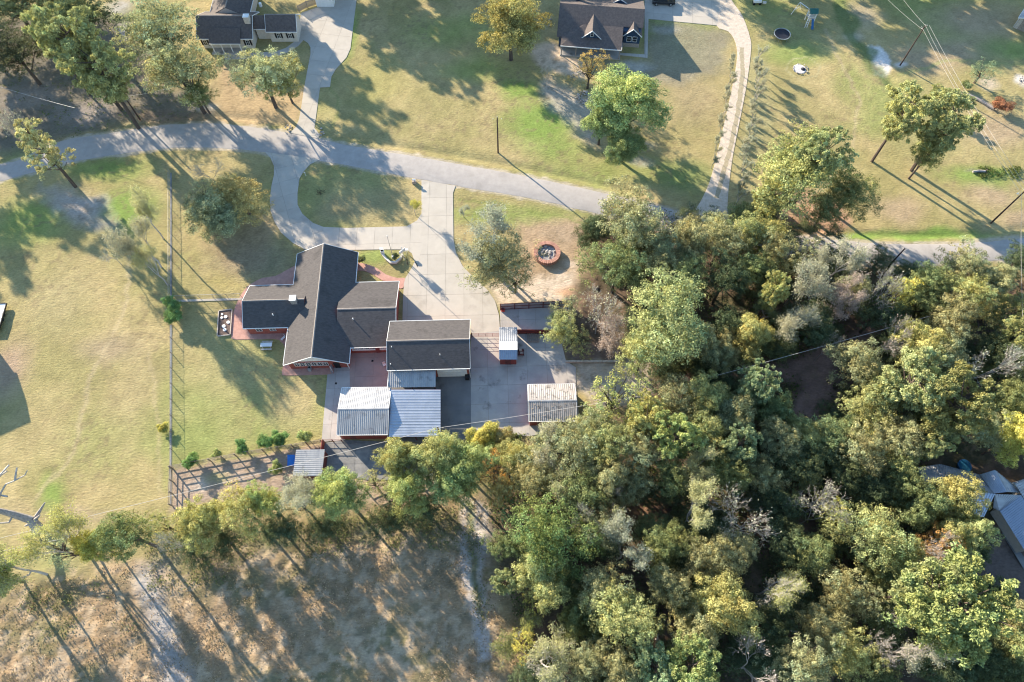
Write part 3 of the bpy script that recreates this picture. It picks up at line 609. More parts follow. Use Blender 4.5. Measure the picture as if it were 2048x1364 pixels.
# north-west house ---------------------------------------------------------
zr, ze = 5.4, 2.9
ax, ay = P(392, 31, zr); bx_, _ = P(504, 31, zr); ey = P(450, 78, ze)[1]; dd = ay-ey
h1 = thing('ranch_house', 'cream brick ranch house with brown shingle roof and white-posted porch at the top left', 'house', (ax, ey, 0), 0)
Wm = bx_-ax
gable(h1, 0, Wm, 0, 2*dd, 'X', ze, zr, M['shinglebrown'], M['cream'], .5)
gx1 = P(529, 28, 5.2)[0]-ax; gx2 = P(591, 28, 5.2)[0]-ax; gy0 = P(560, 64, 2.9)[1]-ey; gyr = P(560, 28, 5.2)[1]-ey
gable(h1, gx1, gx2, gy0, 2*gyr-gy0, 'X', 2.9, 5.2, M['shinglebrown'], M['cream'], .4)
gable(h1, Wm-.4, gx1+.6, gy0+1.0, 2*gyr-gy0-1.0, 'X', 2.8, 4.9, M['shinglebrown'], M['cream'], .3, ridge=False, rakes=(False, False))
pw0, pw1 = P(418, 57, 4.0)[0]-ax, P(481, 57, 4.0)[0]-ax; py0 = P(450, 88.5, 2.5)[1]-ey; py1 = P(450, 56, 4.2)[1]-ey
MB().slab([(pw0, py1, 4.25), (pw1, py1, 4.25), (pw1, py0, 2.6), (pw0, py0, 2.6)], .12).build('porch_roof', M['shinglebrown'], h1)
MB().box(((pw0+pw1)/2, py0-.03, 2.53), (pw1-pw0, .07, .18)).build('fascia', M['white'], h1)
for i in range(4): MB().box((pw0+.4+(pw1-pw0-.8)*i/3, py0+.2, 1.22), (.16, .16, 2.44)).build('porch_post', M['white'], h1)
MB().box(((pw0+pw1)/2, py0+1.3, .08), (pw1-pw0+.4, 3.4, .16)).build('porch_floor', M['padconcrete'], h1)
for x in (gx1+2.4, gx1+4.9): win(h1, x, gy0+.4, 1.6, .75, 1.2, 'S', shutters=True)
for x in (1.2, Wm-1.6): win(h1, x, .5, 1.5, .8, 1.3, 'S', shutters=True)
ccx = P(493, 36, 5.6)[0]-ax; c1 = MB().box((ccx, dd-1.0, 4.9), (1.2, 1.1, 2.4)).build('chimney', M['cream'], h1); MB().box((ccx, dd-1.0, 6.15), (1.3, 1.2, .12)).build('cap', M['white'], c1)
bx2 = P(520, 7, 4.6); MB().box((bx2[0]-ax, bx2[1]-ey, 4.3), (.5, .5, .9)).build('roof_vent', M['white'], h1)
rw = gable(h1, 1.2, Wm-2, 2*dd-1.5, 2*dd+9, 'Y', 2.9, 5.2, M['shinglebrown'], M['cream'], .4, cutlo=True, rakes=(False, True))
# detached garage at the top, fence
gx0, gy0_ = P(634, 15, 0); gx1_, _ = P(668, 15, 0)
t = thing('garage', 'small white garage with overhead door at the top end of the left driveway', 'garage', (gx0, gy0_+.2, 0), 0)
gable(t, -.4, gx1_-gx0+.4, -.4, 6.5, 'Y', 2.7, 4.2, M['shinglebrown'], M['white'], .4)
MB().box(((gx1_-gx0)/2, -.03, 1.1), (2.6, .05, 2.1)).build('garage_door', M['white'], t)
def fence(name, label, pts, posts_every, h, rails, m, railr=.04, postr=.07, group=None, boards=False, mesh=False, cat='fence'):
    w0 = pts[0]; t = thing(name, label, cat, (w0[0], w0[1], 0), 0, group)
    for (a, b) in zip(pts[:-1], pts[1:]):
        L_ = math.hypot(b[0]-a[0], b[1]-a[1]); n = max(1, round(L_/posts_every))
        A = Vector((a[0]-w0[0], a[1]-w0[1], 0)); B = Vector((b[0]-w0[0], b[1]-w0[1], 0)); an = math.atan2(B.y-A.y, B.x-A.x)
        for i in range(n+1 if b == pts[-1] else n):
            p = A.lerp(B, i/n); MB().box((p.x, p.y, h/2), (postr*2, postr*2, h), an).build('post', m, t)
        for z in rails:
            for i in range(n):
                p, q = A.lerp(B, i/n), A.lerp(B, (i+1)/n); c = (p+q)/2
                MB().box((c.x, c.y, z+.004*i), ((q-p).length, railr, railr*2.2), an).build('rail', m, t)
        if boards:
            nb = int(L_/.16)
            if nb < 290:
                me = None
                for i in range(nb):
                    p = A.lerp(B, (i+.5)/nb)
                    o = MB().box((0, 0, (h-.1)/2), (.13, .02, h-.1+.06*((i*7) % 3-1))).build('board', m, t, (p.x, p.y-.05*math.cos(an), .03)) if me is None else ob('board', me, t, (p.x, p.y-.05*math.cos(an), .03))
                    me = o.data; o.rotation_euler = (0, 0, an)
        if mesh:
            wr = MB(); s_ = .3; nn = int(L_/s_); d = (B-A).normalized()
            for i in range(nn):
                p = A+d*(i*s_); q = A+d*min(i*s_+h, L_); k = (q-p).length
                wr.tube((p.x, p.y, .02), (q.x, q.y, .02+k), .006, .006, 3, False); wr.tube((p.x, p.y, .02+min(h, k)), (q.x, q.y, .02+min(h, k)-k), .006, .006, 3, False)
            stuff(wr.build('wire_mesh', M['steel'], t))
    return t
fence('picket_fence', 'grey board fence curving up to the small white garage', [P(598, 24), P(615, 15), P(634, 9)], 2.4, 1.8, (.4, 1.4), M['wood'], boards=True)

# blue house ---------------------------------------------------------------
h2 = thing('blue_house', 'navy blue house with grey shingle roof, front dormer and gabled wing at the top centre', 'house', (10.5, 132.6, 0), R(-6.1))
h2r = Matrix.Rotation(R(6.1), 2)
def L2(u, v, z):
    x, y = P(u, v, z); q = h2r @ Vector((x-10.5, y-132.6)); return (q.x, q.y, z)
zr2 = 6.0
rW = L2(1120, 6, zr2); rE = L2(1290, 18, zr2); eL = L2(1114, 73, 3.0); pE1 = L2(1121, 91, 2.7); pE2 = L2(1243, 101, 2.7)
yR = (rW[1]+rE[1])/2; xW, xE = rW[0], rE[0]; yE = eL[1]; yP = (pE1[1]+pE2[1])/2; xP1 = pE1[0]; xP2 = pE2[0]
zE = 3.0
xM = 14.35; yM = -3.9; zM = zr2+(zE-zr2)*(yM-yR)/(yE-yR)
MB().slab([(xW, yE, zE), (xM, yE, zE), (xM, yR, zr2), (xW, yR, zr2)], .14).build('roof', M['shinglebrown'], h2); MB().slab([(xM, yM, zM), (xE, yM, zM), (xE, yR, zr2), (xM, yR, zr2)], .14).build('roof', M['shinglebrown'], h2)
MB().slab([(xW, yR, zr2), (xE, yR, zr2), (xE, 2*yR-yE, zE), (xW, 2*yR-yE, zE)], .14).build('roof', M['shinglebrown'], h2)
zP = 2.7; xh = xP1+3.2
MB().slab([(xP1, yP, zP), (xP2, yP, zP), (xP2, yE+2.9, 4.30), (xh+1.5, yE+2.9, 4.30)], .14).build('porch_roof', M['shinglebrown'], h2)
MB().slab([(xP1, yP, zP), (xh+1.5, yE+2.9, 4.30), (xP1, yE+.5, 3.24)], .14).build('porch_roof', M['shinglebrown'], h2)
MB().box(((xP1+xP2)/2, yP-.04, zP-.06), (xP2-xP1, .08, .2)).box((xP2+.03, (yP+yE)/2, zP+.1), (.08, yE-yP, .2)).build('fascia', M['white'], h2)
wz = zE-.15
wl = MB()
for xa, xb, ys_, zs_ in ((xW+.5, xM-.1, yE+.6, wz+.2), (xM-.05, xE-.5, -4.6, 3.7)):
    n5 = [(ys_, 0), (2*yR-yE-.6, 0), (2*yR-yE-.6, wz+.2), (yR, zr2-.3), (ys_, zs_)]
    wl.add([(xa, y, z) for y, z in n5]+[(xb, y, z) for y, z in n5], [(4, 3, 2, 1, 0), (5, 6, 7, 8, 9), (0, 1, 6, 5), (1, 2, 7, 6), (2, 3, 8, 7), (3, 4, 9, 8), (4, 0, 5, 9)])
wl.build('wall', M['navy'], h2)
for i in range(5): MB().box((xP1+.3+(xP2-xP1-.6)*i/4, yP+.25, 1.3), (.18, .18, 2.6)).build('porch_post', M['wood'], h2)
MB().box(((xP1+xP2)/2, (yP+yE)/2+.3, .1), (xP2-xP1, yE-yP+.4, .2)).build('porch_floor', M['padconcrete'], h2)
for x in (xP1+3, xP1+8.5, xP1+11): win(h2, x, yE+.6, 1.5, 1.0, 1.4, 'S')
win(h2, xW+.5, yE+1.8, 1.5, .9, 1.4, 'W')
# dormer
dA = L2(1185, 61.5, 5.3); dw = 2.15; dyf = dA[1]; dx_ = dA[0]
MB().add([(dx_-dw+.1, dyf+.12, 3.1), (dx_+dw-.1, dyf+.12, 3.1), (dx_, dyf+.12, 5.12), (dx_-dw+.1, dyf+1.5, 3.1), (dx_+dw-.1, dyf+1.5, 3.1), (dx_, dyf+1.5, 5.12)], [(0, 1, 2), (5, 4, 3), (0, 3, 4, 1), (1, 4, 5, 2), (2, 5, 3, 0)]).build('dormer', M['navy'], h2)
for s_ in (-1, 1):
    MB().slab([(dx_+s_*dw, dyf, 3.3), (dx_, dyf, 5.25), (dx_, dyf+5.4, 5.25), (dx_+s_*dw, dyf+.9, 3.4)][::s_], .1).build('dormer_roof', M['shinglebrown'], h2)
    MB().slab([(dx_+s_*dw, dyf, 3.36), (dx_, dyf, 5.31), (dx_, dyf-.12, 5.31), (dx_+s_*dw, dyf-.12, 3.36)], .16).build('rake_board', M['white'], h2)
win(h2, dx_, dyf+.12, 4.2, .6, .95, 'S', (1, 2))
# gabled wing
gA = L2(1266.5, 56.5, 4.9); gL = L2(1246, 71, 3.1); gR = L2(1284, 74, 3.1); gb = L2(1262, 88, 0)
gx_ = (gL[0]+gR[0])/2; gw = (gR[0]-gL[0])/2; gyf = (gL[1]+gR[1])/2
g5 = [(gx_-gw+.3, 1.0), (gx_+gw-.3, 1.0), (gx_+gw-.3, 3.2), (gx_, 4.75), (gx_-gw+.3, 3.2)]
MB().add([(x, gyf+.3, z) for x, z in g5]+[(x, gyf+4, z) for x, z in g5], [(0, 1, 2, 3, 4), (9, 8, 7, 6, 5), (0, 5, 6, 1), (1, 6, 7, 2), (2, 7, 8, 3), (3, 8, 9, 4), (4, 9, 5, 0)]).build('wing_wall', M['navy'], h2)
MB().box((gx_, gyf+2.1, .5), (2*gw-.5, 3.7, 1.0)).build('stone_base', M['stone'], h2)
for s_ in (-1, 1):
    MB().slab([(gx_+s_*gw, gyf, 3.05), (gx_, gyf, 4.87), (gx_, gyf+4.4, 4.87), (gx_+s_*gw, gyf+3.2, 3.3)][::s_], .1).build('wing_roof', M['shinglebrown'], h2)
    MB().slab([(gx_+s_*gw, gyf, 3.11), (gx_, gyf, 4.93), (gx_, gyf-.12, 4.93), (gx_+s_*gw, gyf-.12, 3.11)], .16).build('rake_board', M['white'], h2)
for x in (-.62, .62): win(h2, gx_+x, gyf+.3, 2.1, 1.0, 1.3, 'S', (1, 2))
gable(h2, xE-9.5, xE-1.2, 3.2, 16, 'Y', 3.0, 5.6, M['shinglebrown'], M['navy'], .4, cutlo=True)
p = L2(1156, 3, 5.0); c2 = MB().box((p[0], p[1]+1.0, 3.5), (1.0, .8, 7)).build('chimney', M['navy'], h2); MB().box((p[0], p[1]+1.0, 7.05), (1.1, .9, .1)).build('cap', M['white'], c2)

# east house with ribbed metal roof -------------------------------------
def roofpoly(parent, pts, n=0, m='galvdull'):
    o = parent.location; q = [(P3(*p)[0]-o.x, P3(*p)[1]-o.y, p[2]) for p in pts]
    if len(q) == 4 and n: return ribs_sheet(*q, n, .07).build('roof', M[m], parent)
    return MB().slab(q, .1).build('roof', M[m], parent)
e0 = P(1960, 1010)
eh = thing('farmhouse', 'rambling house with dull ribbed metal roof half hidden by trees at the right edge', 'house', (e0[0], e0[1], 0))
roofpoly(eh, [(1836, 935, 3), (1880, 928, 3), (1892, 975, 4.8), (1850, 975, 4)], 8)
roofpoly(eh, [(1880, 928, 3), (1962, 950, 3), (1990, 988, 4.8), (1892, 975, 4.8)], 18)
roofpoly(eh, [(1892, 975, 4.8), (1990, 988, 4.8), (1968, 1034, 3), (1880, 1025, 3)], 18, 'bluemetal')
roofpoly(eh, [(1960, 949, 3.6), (1990, 940, 5.0), (2014, 984, 5.2), (1988, 987, 4.7)], 8, 'bluemetal')
roofpoly(eh, [(1990, 940, 5.0), (2022, 966, 3.4), (2040, 985, 4.2), (2014, 984, 5.2)], 6)
roofpoly(eh, [(1990, 988, 4.8), (2042, 990, 4.8), (1999, 1022, 3.2), (1986, 1016, 3.0)], 10)
roofpoly(eh, [(2042, 990, 4.8), (2098, 1078, 4.8), (2056, 1112, 3.0), (1999, 1021, 3.0)], 24, 'bluemetal')
roofpoly(eh, [(2100, 930, 3.0), (2170, 1050, 3.0), (2098, 1078, 4.8), (2030, 968, 4.8)], 24)
roofpoly(eh, [(2022, 966, 3.4), (2060, 955, 3.6), (2050, 985, 4.6), (2034, 986, 4.6)], 6)
def wallbox(px, z, m='cream'):
    pts = [P(u, v, z) for u, v in px]; MB().prism([(x-e0[0], y-e0[1]) for x, y in pts], 0, z-.25).build('wall', M[m], eh)
wallbox([(1845, 942), (1960, 955), (1980, 985), (1962, 1028), (1886, 1018)], 3.0)
wallbox([(2004, 1016), (2040, 985), (2100, 940), (2160, 1045), (2058, 1100)], 3.0)
pa = [P(u, v) for u, v in [(2004, 1066), (2012, 1060), (2070, 1150), (2060, 1160)]]
struct(MB().prism(pa, -.05, .07).build('pavement', M['oldconcrete']))
# barn top right -----------------------------------------------------------
bn = P(2022, 55); t = thing('barn', 'weathered barn with a dark roof and patchy white plank side at the top right corner', 'barn', (bn[0], bn[1], 0), R(-38))
gable(t, 0, 9, 0, 7, 'Y', 2.6, 4.4, M['galvdull'], None, .3)
for i in range(8):
    m = ['white', 'wood', 'white', 'palewood', 'white', 'wood', 'white', 'palewood'][i]; MB().box((.3, .7+i*.8, 1.25), (.06, .72, 2.5)).build('plank_panel', M[m], t)
for i in range(10): MB().box((.8+i*.82, .3, 1.25), (.76, .06, 2.5)).build('plank_panel', M['wood' if i % 3 else 'palewood'], t)
MB().box((4.5, 3.5, 1.2), (8.2, 6.2, 2.4)).build('wall', M['wood'], t)
# house just off the left edge: only its shadow is seen --------------------
lc = P(-75, 700); t = thing('neighbour_house', 'plain house standing beyond the left edge of the frame', 'house', (-91.6, 49.6, 0), R(30))
gable(t, -14, 0, -1, 9, 'X', 5.2, 5.5, M['shingle'], M['cream'], .15)

# ------------------------------------------------------------------ fences, walls, gates
fence('chain_link_fence', 'long chain link fence on a thin strip from the road down to the green bushes', [P(341, 346), P(342, 601)], 3.0, 1.2, (1.17,), M['steel'], .025, .03, mesh=True)
fence('chain_link_fence', 'chain link fence on a pale kerb running right to the brick patio path', [P(346, 599), P(484, 595)], 2.6, 1.4, (1.37,), M['steel'], .03, .035, mesh=True)
fence('chain_link_fence', 'long weathered fence line from the green bushes down to the garden strip', [P(345, 650), P(345, 935)], 3.0, 1.2, (1.17,), M['wood'], .014, .04, mesh=True)
fence('rail_fence', 'four-rail wooden garden fence casting a ladder of shadows on the soil', [P(346, 938), P(500, 909), P(645, 886)], 2.2, 1.75, (.35, .8, 1.25, 1.7), M['wood'], .05, .07)
fence('rail_fence', 'short rail fence closing the left end of the garden strip', [P(347, 940), P(345, 1012)], 2.2, 1.6, (.4, .9, 1.5), M['wood'], .05, .07)
fence('rail_fence', 'dark rail fence on bare soil between the yellow-green trees of the tree row', [P(735, 985), P(800, 960), P(850, 950)], 2.2, 1.5, (.5, 1.0, 1.45), M['pole'], .05, .07)
fence('rail_fence', 'low dark red rail fence at the end of the old pad, below the red shed', [P(649, 884), P(685, 884)], 1.2, 1.3, (.6, 1.2), M['darkred'], .04, .06)
def wall_panel(label, a, b, h, n, inner='galvdull', frame='darkred'):
    A = P(*a); B = P(*b); t = thing('panel_wall', label, 'wall', (A[0], A[1], 0)); dx, dy = B[0]-A[0], B[1]-A[1]; L_ = math.hypot(dx, dy); an = math.atan2(dy, dx)
    t.rotation_euler = (0, 0, an)
    for i in range(n): MB().box((L_*(i+.5)/n, 0, h/2), (L_/n-.03, .05, h)).build('panel', M[inner], t)
    for i in range(n+1): MB().box((L_*i/n, -.07, h/2), (.16, .14, h+.08)).build('post', M[frame], t)
    for z in (.12, h*.55, h): MB().box((L_/2, -.05, z), (L_, .09, .11)).build('rail', M[frame], t)
    return t
wall_panel('pale metal wall with dark red frame along the north of the small yard', (1001, 619), (1142, 612), 2.1, 5, 'galv')
wall_panel('solid dark red wall between the small red shed and the trees', (1035, 667), (1146, 668), 1.6, 6, 'redmetal')
a = P(649, 886); b = P(649, 950); t = thing('panel_wall', 'dark red side wall between the garden shelter and the old stained pad', 'wall', (a[0], a[1], 0))
for i in range(4): MB().box((0, -(a[1]-b[1])*(i+.5)/4, .85), (.1, (a[1]-b[1])/4-.03, 1.7)).build('panel', M['redmetal'], t)
g0, g1 = P(944, 674), P(999, 673); t = thing('pipe_gate', 'thin red-brown double pipe gate across the driveway, left of the small shed', 'gate', (g0[0], g0[1], 0)); L_ = g1[0]-g0[0]
for s_ in (0, 1):
    x0, x1 = L_/2*s_+.05, L_/2*(s_+1)-.05; f_ = MB()
    for z in (.25, .65, 1.05, 1.4): f_.tube((x0, 0, z), (x1, 0, z), .03, .03, 5)
    for x in (x0, (x0+x1)/2, x1): f_.tube((x, 0, .2), (x, 0, 1.42), .03, .03, 5)
    f_.build('gate_leaf', M['redmetal'], t)
for x in (0, L_): MB().box((x, 0, .8), (.16, .16, 1.6)).build('post', M['darkred'], t)
a, b = P(1131, 724), P(1240, 722); t = thing('timber_retaining_edge', 'long pale timber beam edging the shaded soil bank beside the yard', 'edging', (a[0], a[1], 0))
for i in range(3): MB().box(((b[0]-a[0])*(i+.5)/3, 0, .2), ((b[0]-a[0])/3-.06, .32, .4)).build('beam', M['palewood'], t)

# ------------------------------------------------------------------ fire pit ring with bricks and rocks
c = P(1094, 509); t = thing('fire_pit', 'round brick fire pit full of rocks and ash on the bare ground', 'fire pit', (c[0], c[1], 0))
me = None
for k in range(40):
    a_ = 2*math.pi*k/40; o = MB().box((0, 0, .42), (.72, .31, .84)).build('brick', M['brickred'], t) if me is None else ob('brick', me, t)
    me = o.data; o.location = (2.12*math.cos(a_), 2.12*math.sin(a_), (k % 3)*.012); o.rotation_euler = (0, 0, a_)
MB().tube((0, 0, 0), (0, 0, .35), 1.8, 1.8, 24).build('ash_bed', M['ash'], t)
rr = random.Random(11)
def rockmesh(seed, s=1.0):
    r_ = random.Random(seed); bm = bmesh.new(); bmesh.ops.create_icosphere(bm, subdivisions=1, radius=1)
    for v in bm.verts: v.co *= r_.uniform(.7, 1.15); v.co.z *= .7
    me = bpy.data.meshes.new('rock'); bm.to_mesh(me); bm.free(); me.materials.append(M['rock']); return me
ROCKS = [rockmesh(s) for s in range(5)]
def rocks(parent, n, r0, r1, zr, s0, s1, rr, name='rock', ell=1.0):
    for k in range(n):
        a_ = rr.uniform(0, 6.28); q = rr.uniform(r0, r1); s_ = rr.uniform(s0, s1)
        o = ob(name, ROCKS[k % 5], parent, (q*math.cos(a_), q*math.sin(a_)*ell, zr+rr.uniform(0, .1))); o.scale = (s_, s_*.8, s_*.7); o.rotation_euler = (0, 0, rr.uniform(0, 6))
rocks(t, 26, .2, 1.55, .42, .18, .38, rr)
c = P(1601, 138); t = thing('burn_pile', 'ring of stones round white ash and charred heap on the lawn', 'burn pile', (c[0], c[1], 0))
MB().tube((-.2, 0, 0), (-.2, 0, .06), 1.45, 1.3, 20).build('ash_bed', mat('whiteash', (.62, .58, .55), (.42, .39, .38), 2.5, 1, .05, 6), t)
MB().tube((.55, -.1, 0), (.55, -.1, .3), .62, .25, 9).build('charred_heap', M['darkfabric'], t); rocks(t, 26, 1.45, 1.65, .05, .12, .22, rr)
c = P(1170, 196); t = thing('rock_ring', 'ring of dark rocks round the foot of the sparse autumn tree', 'rocks', (c[0], c[1], 0)); rocks(t, 60, .7, 1.9, .05, .16, .34, rr)
c = P(2050, 160); t = thing('rock_ring', 'white stone heap cut by the right edge of the frame', 'rocks', (c[0], c[1], 0)); rocks(t, 30, .1, 1.3, .1, .2, .4, rr)
for (u, v, lab) in [(1098, 45, 'small pale rocks left of the blue house'), (642, 267, 'pale boulders at the right foot of the left driveway'), (579, 258, 'pale boulders at the left foot of the left driveway')]:
    c = P(u, v); t = thing('rocks', lab, 'rocks', (c[0], c[1], 0)); rocks(t, 9, .1, .9, .1, .15, .32, rr, ell=1.6)

# ------------------------------------------------------------------ poles, wires, flagpole
def upole(u, v, h, label, arm=None, light=False):
    x, y = P(u, v); t = thing('utility_pole', label, 'pole', (x, y, 0)); MB().tube((0, 0, -.2), (0, 0, h), .17, .11, 8).build('shaft', M['pole'], t)
    if arm is not None: MB().box((0, 0, h-.5), (2.0, .1, .12), arm).build('crossarm', M['pole'], t)
    ins = MB()
    for k in (-.8, 0, .8): ins.tube((k*math.cos(arm or 0), k*math.sin(arm or 0), h-.44 if k else h), (k*math.cos(arm or 0), k*math.sin(arm or 0), h-.25 if k else h+.2), .05, .04, 6)
    ins.build('insulator', M['white'], t)
    if light: MB().tube((0, 0, h-1.2), (-.5, .2, h-.9), .04, .04, 5).tube((-.5, .2, h-.9), (-.7, .25, h-.98), .16, .1, 8).build('lamp', M['white'], t)
    return Vector((x, y, h))
pA = upole(996.2, 305.3, 9.8, 'lone utility pole on the lawn north of the road, long thin shadow across it')
pB = upole(1800.3, 130.4, 10.2, 'tall leaning-looking utility pole beside the white sandy patch at top right', arm=.6)
pC = upole(1982, 446, 9.6, 'utility pole beside the ditch north of the road near the right edge', light=True)
pD = upole(1772, 538, 6.8, 'dark utility pole sticking out of the trees over the road')
pE = upole(279.6, 238.6, 6.4, 'utility pole beside the pines just above the road at left')
pF = upole(884, 884, 7.5, 'utility pole between the carport and the yellow-green trees')
def wire(p, q, label, sag=.5, r=.018, off=0, parts=18, grp=None):
    p = Vector(p); q = Vector(q); d = (q-p).to_2d().normalized(); o_ = Vector((-d.y, d.x, 0))*off
    mb = MB(); pts = [(p+o_).lerp(q+o_, i/parts)-Vector((0, 0, sag*4*(i/parts)*(1-i/parts))) for i in range(parts+1)]
    mb.path(pts, r, 4); tag(mb.build('power_line', M['wire']), label, 'cable', grp)
wire(pB, pC, 'left one of three cables from the tall pole to the roadside pole', .6, off=.8); wire(pB, pC, 'middle one of three cables from the tall pole to the roadside pole', .9, off=0); wire(pB, pC, 'right one of three cables from the tall pole to the roadside pole', .7, off=-.9)
k = P(1760, -60, 9); wire((k[0], k[1], 9.5), pB, 'upper cable leaving the tall pole to the top edge', .4, off=.0); wire((k[0]-3, k[1], 8), pB-Vector((0, 0, 1)), 'lower cable leaving the tall pole to the top edge', .5, off=0)
k = P(2040, 640, 9); wire(pC, (k[0], k[1], 9), 'left cable crossing the road at the right edge', .3, off=.9); wire(pC, (k[0]+1, k[1], 9), 'right cable crossing the road at the right edge', .3, off=-.5)
kk = P(-40, 1086, 7); wire((kk[0], kk[1], 7), pF-Vector((0, 0, .4)), 'long cable over the tree row from the left edge to the carport pole', .35, .03)
kk = P(-40, 1111, 6.5); k2 = P(700, 955, 6.6); wire((kk[0], kk[1], 6.5), (k2[0], k2[1], 6.6), 'lower cable just above the tree row at the left edge', .5, .03)
k3 = P(1280, 792, 8); wire(pF-Vector((0, 0, .4)), (k3[0], k3[1], 8), 'cable from the carport pole over the concrete yard to the wood', .4, .03)
k4 = P(1860, 632, 8.5); wire((k3[0], k3[1], 8), (k4[0], k4[1], 8.5), 'cable running over the dark track through the wood', .4, .03)
k5 = P(-60, 155, 7); k6 = P(150, 216, 6.5); wire((k5[0], k5[1], 7), (k6[0], k6[1], 6.5), 'cable crossing the shaded ground at the far left', .3, .03)
k7 = P(330, 178, 6); wire(pE, (k7[0], k7[1], 6), 'faint cable right of the pole beside the pines', .3, .02)
c = P(787, 517.5); t = thing('flagpole', 'slender grey flagpole rising from the curved white planter wall', 'flagpole', (c[0], c[1], 0))
MB().tube((0, 0, 0), (0, 0, 7.3), .07, .035, 8).build('shaft', M['steel'], t); MB().tube((0, 0, .3), (0, 0, 1.0), .28, .2, 8).build('base', M['white'], t)
bm = bmesh.new(); bmesh.ops.create_icosphere(bm, subdivisions=2, radius=.09); me = bpy.data.meshes.new('finial'); bm.to_mesh(me); bm.free(); me.materials.append(M['white']); ob('finial', me, t, (0, 0, 7.36))

# ------------------------------------------------------------------ planter island
pc = P(790, 512); t = thing('planter_wall', 'curved white masonry planter wall on the small lawn in front of the house', 'planter', (pc[0], pc[1], 0))
wl = [P(u, v) for u, v in [(766, 512), (773, 521), (781, 528), (792, 528), (800, 521), (805, 513)]]
for (a, b) in zip(wl[:-1], wl[1:]):
    dx, dy = b[0]-a[0], b[1]-a[1]; an = math.atan2(dy, dx); MB().box(((a[0]+b[0])/2-pc[0], (a[1]+b[1])/2-pc[1]+.1, .35), (math.hypot(dx, dy)+.2, .36, .5+.01*wl.index(a)), an).build('wall_segment', M['cream'], t)
c = P(766, 508); t = thing('lantern_pillar', 'white pillar with dark top at the left end of the planter wall', 'pillar', (c[0], c[1], 0))
MB().box((0, 0, .6), (.6, .5, 1.2)).build('pillar', M['white'], t); MB().box((0, 0, 1.5), (.4, .35, .6)).build('lantern', M['black'], t); MB().box((0, 0, 1.85), (.6, .5, .08)).build('cap', M['white'], t)
c = P(809, 519); t = thing('tall_post', 'tall white post with a wide white crossboard beside the flagpole', 'post', (c[0], c[1], 0))
MB().tube((0, 0, 0), (0, 0, 4.2), .1, .06, 8).build('post', M['white'], t); MB().box((0, -.1, 3.0), (1.4, .12, .75), .78).build('crossboard', M['white'], t)
c = P(814, 507); t = thing('mailbox', 'white box on a post at the right end of the planter lawn', 'box', (c[0], c[1], 0))
MB().box((0, 0, .5), (.12, .12, 1.0)).build('post', M['white'], t); MB().box((0, 0, 1.15), (.65, .4, .4)).build('box', M['white'], t)
c = P(829, 366); t = thing('mailbox', 'mailbox with stone base where the right driveway meets the road', 'mailbox', (c[0], c[1], 0))
MB().box((0, 0, .35), (.8, .6, .7)).build('base', M['stone'], t); MB().tube((-.3, 0, 1.0), (.3, 0, 1.0), .18, .18, 8).build('box', M['white'], t); MB().box((0, 0, .8), (.12, .12, .3)).build('post', M['white'], t)
c = P(612, 352); t = thing('stake_sign', 'small white stake at the left of the oval lawn', 'sign', (c[0], c[1], 0)); MB().box((0, 0, .6), (.06, .06, 1.2)).build('stake', M['white'], t); MB().box((0, -.05, 1.1), (.3, .03, .25)).build('board', M['white'], t)
c = P(641, 385); t = thing('brush_heap', 'small dark heap of twigs on the oval lawn', 'heap', (c[0], c[1], 0)); mb = MB()
for i in range(40): a_ = rr.uniform(0, 6.3); q = rr.uniform(.1, .8); mb.tube((q*math.cos(a_), q*math.sin(a_), .05), (q*math.cos(a_)+rr.uniform(-.5, .5), q*math.sin(a_)+rr.uniform(-.5, .5), rr.uniform(.1, .5)), .03, .015, 3)
stuff(mb.build('twigs', M['pole'], t))
for u, v, l_ in [(1956, 345, 'fallen log with torn root end on the right lawn'), (1955, 202, 'long rotten log lying beside the orange bush')]:
    c = P(u, v); t = thing('fallen_log', l_, 'log', (c[0], c[1], 0), 0 if u == 1956 else -.75); ln = 2.4 if u == 1956 else 7
    MB().path([(-ln/2, 0, .25), (0, .15, .28), (ln/2, 0, .22)], [.22, .27, .33], 7).build('trunk', M['deadwood'], t); MB().tube((ln/2, 0, .2), (ln/2+.4, .3, .7), .2, .08, 5).tube((ln/2, 0, .2), (ln/2+.3, -.5, .3), .2, .08, 5).build('roots', M['bark'], t)
# old door-like oddments
c = P(535, 694); t = thing('picnic_table', 'white-topped picnic table on the lawn left of the brick house', 'table', (c[0], c[1], 0), .03)
MB().box((0, .1, .76), (2.0, .75, .06)).build('table_top', M['white'], t)
for s_ in (-1, 1): MB().box((0, .1+s_*.75, .45), (1.9, .28, .05)).build('bench', M['palewood'], t)
for s_ in (-.7, .7): MB().box((s_, .1, .4), (.1, 1.4, .08)).tube((s_, -.5, 0), (s_, -.05, .74), .05, .05, 4).tube((s_, .7, 0), (s_, .25, .74), .05, .05, 4).build('leg', M['palewood'], t)
q = [P(u, v) for u, v in [(438, 622), (465, 619), (461, 670), (435, 673)]]; cx = sum(p[0] for p in q)/4; cy = sum(p[1] for p in q)/4
t = thing('flower_bed', 'framed bed of dark soil with round white stones beside the brick patio', 'flower bed', (cx, cy, 0))
MB().prism([(x-cx, y-cy) for x, y in q], -.05, .08).build('soil', M['soil'], t)
for i in range(4):
    a, b = q[i], q[(i+1) % 4]; an = math.atan2(b[1]-a[1], b[0]-a[0]); MB().box(((a[0]+b[0])/2-cx, (a[1]+b[1])/2-cy, .1+.004*i), (math.hypot(b[0]-a[0], b[1]-a[1])-.16, .16, .24), an).build('border', M['palewood'], t)
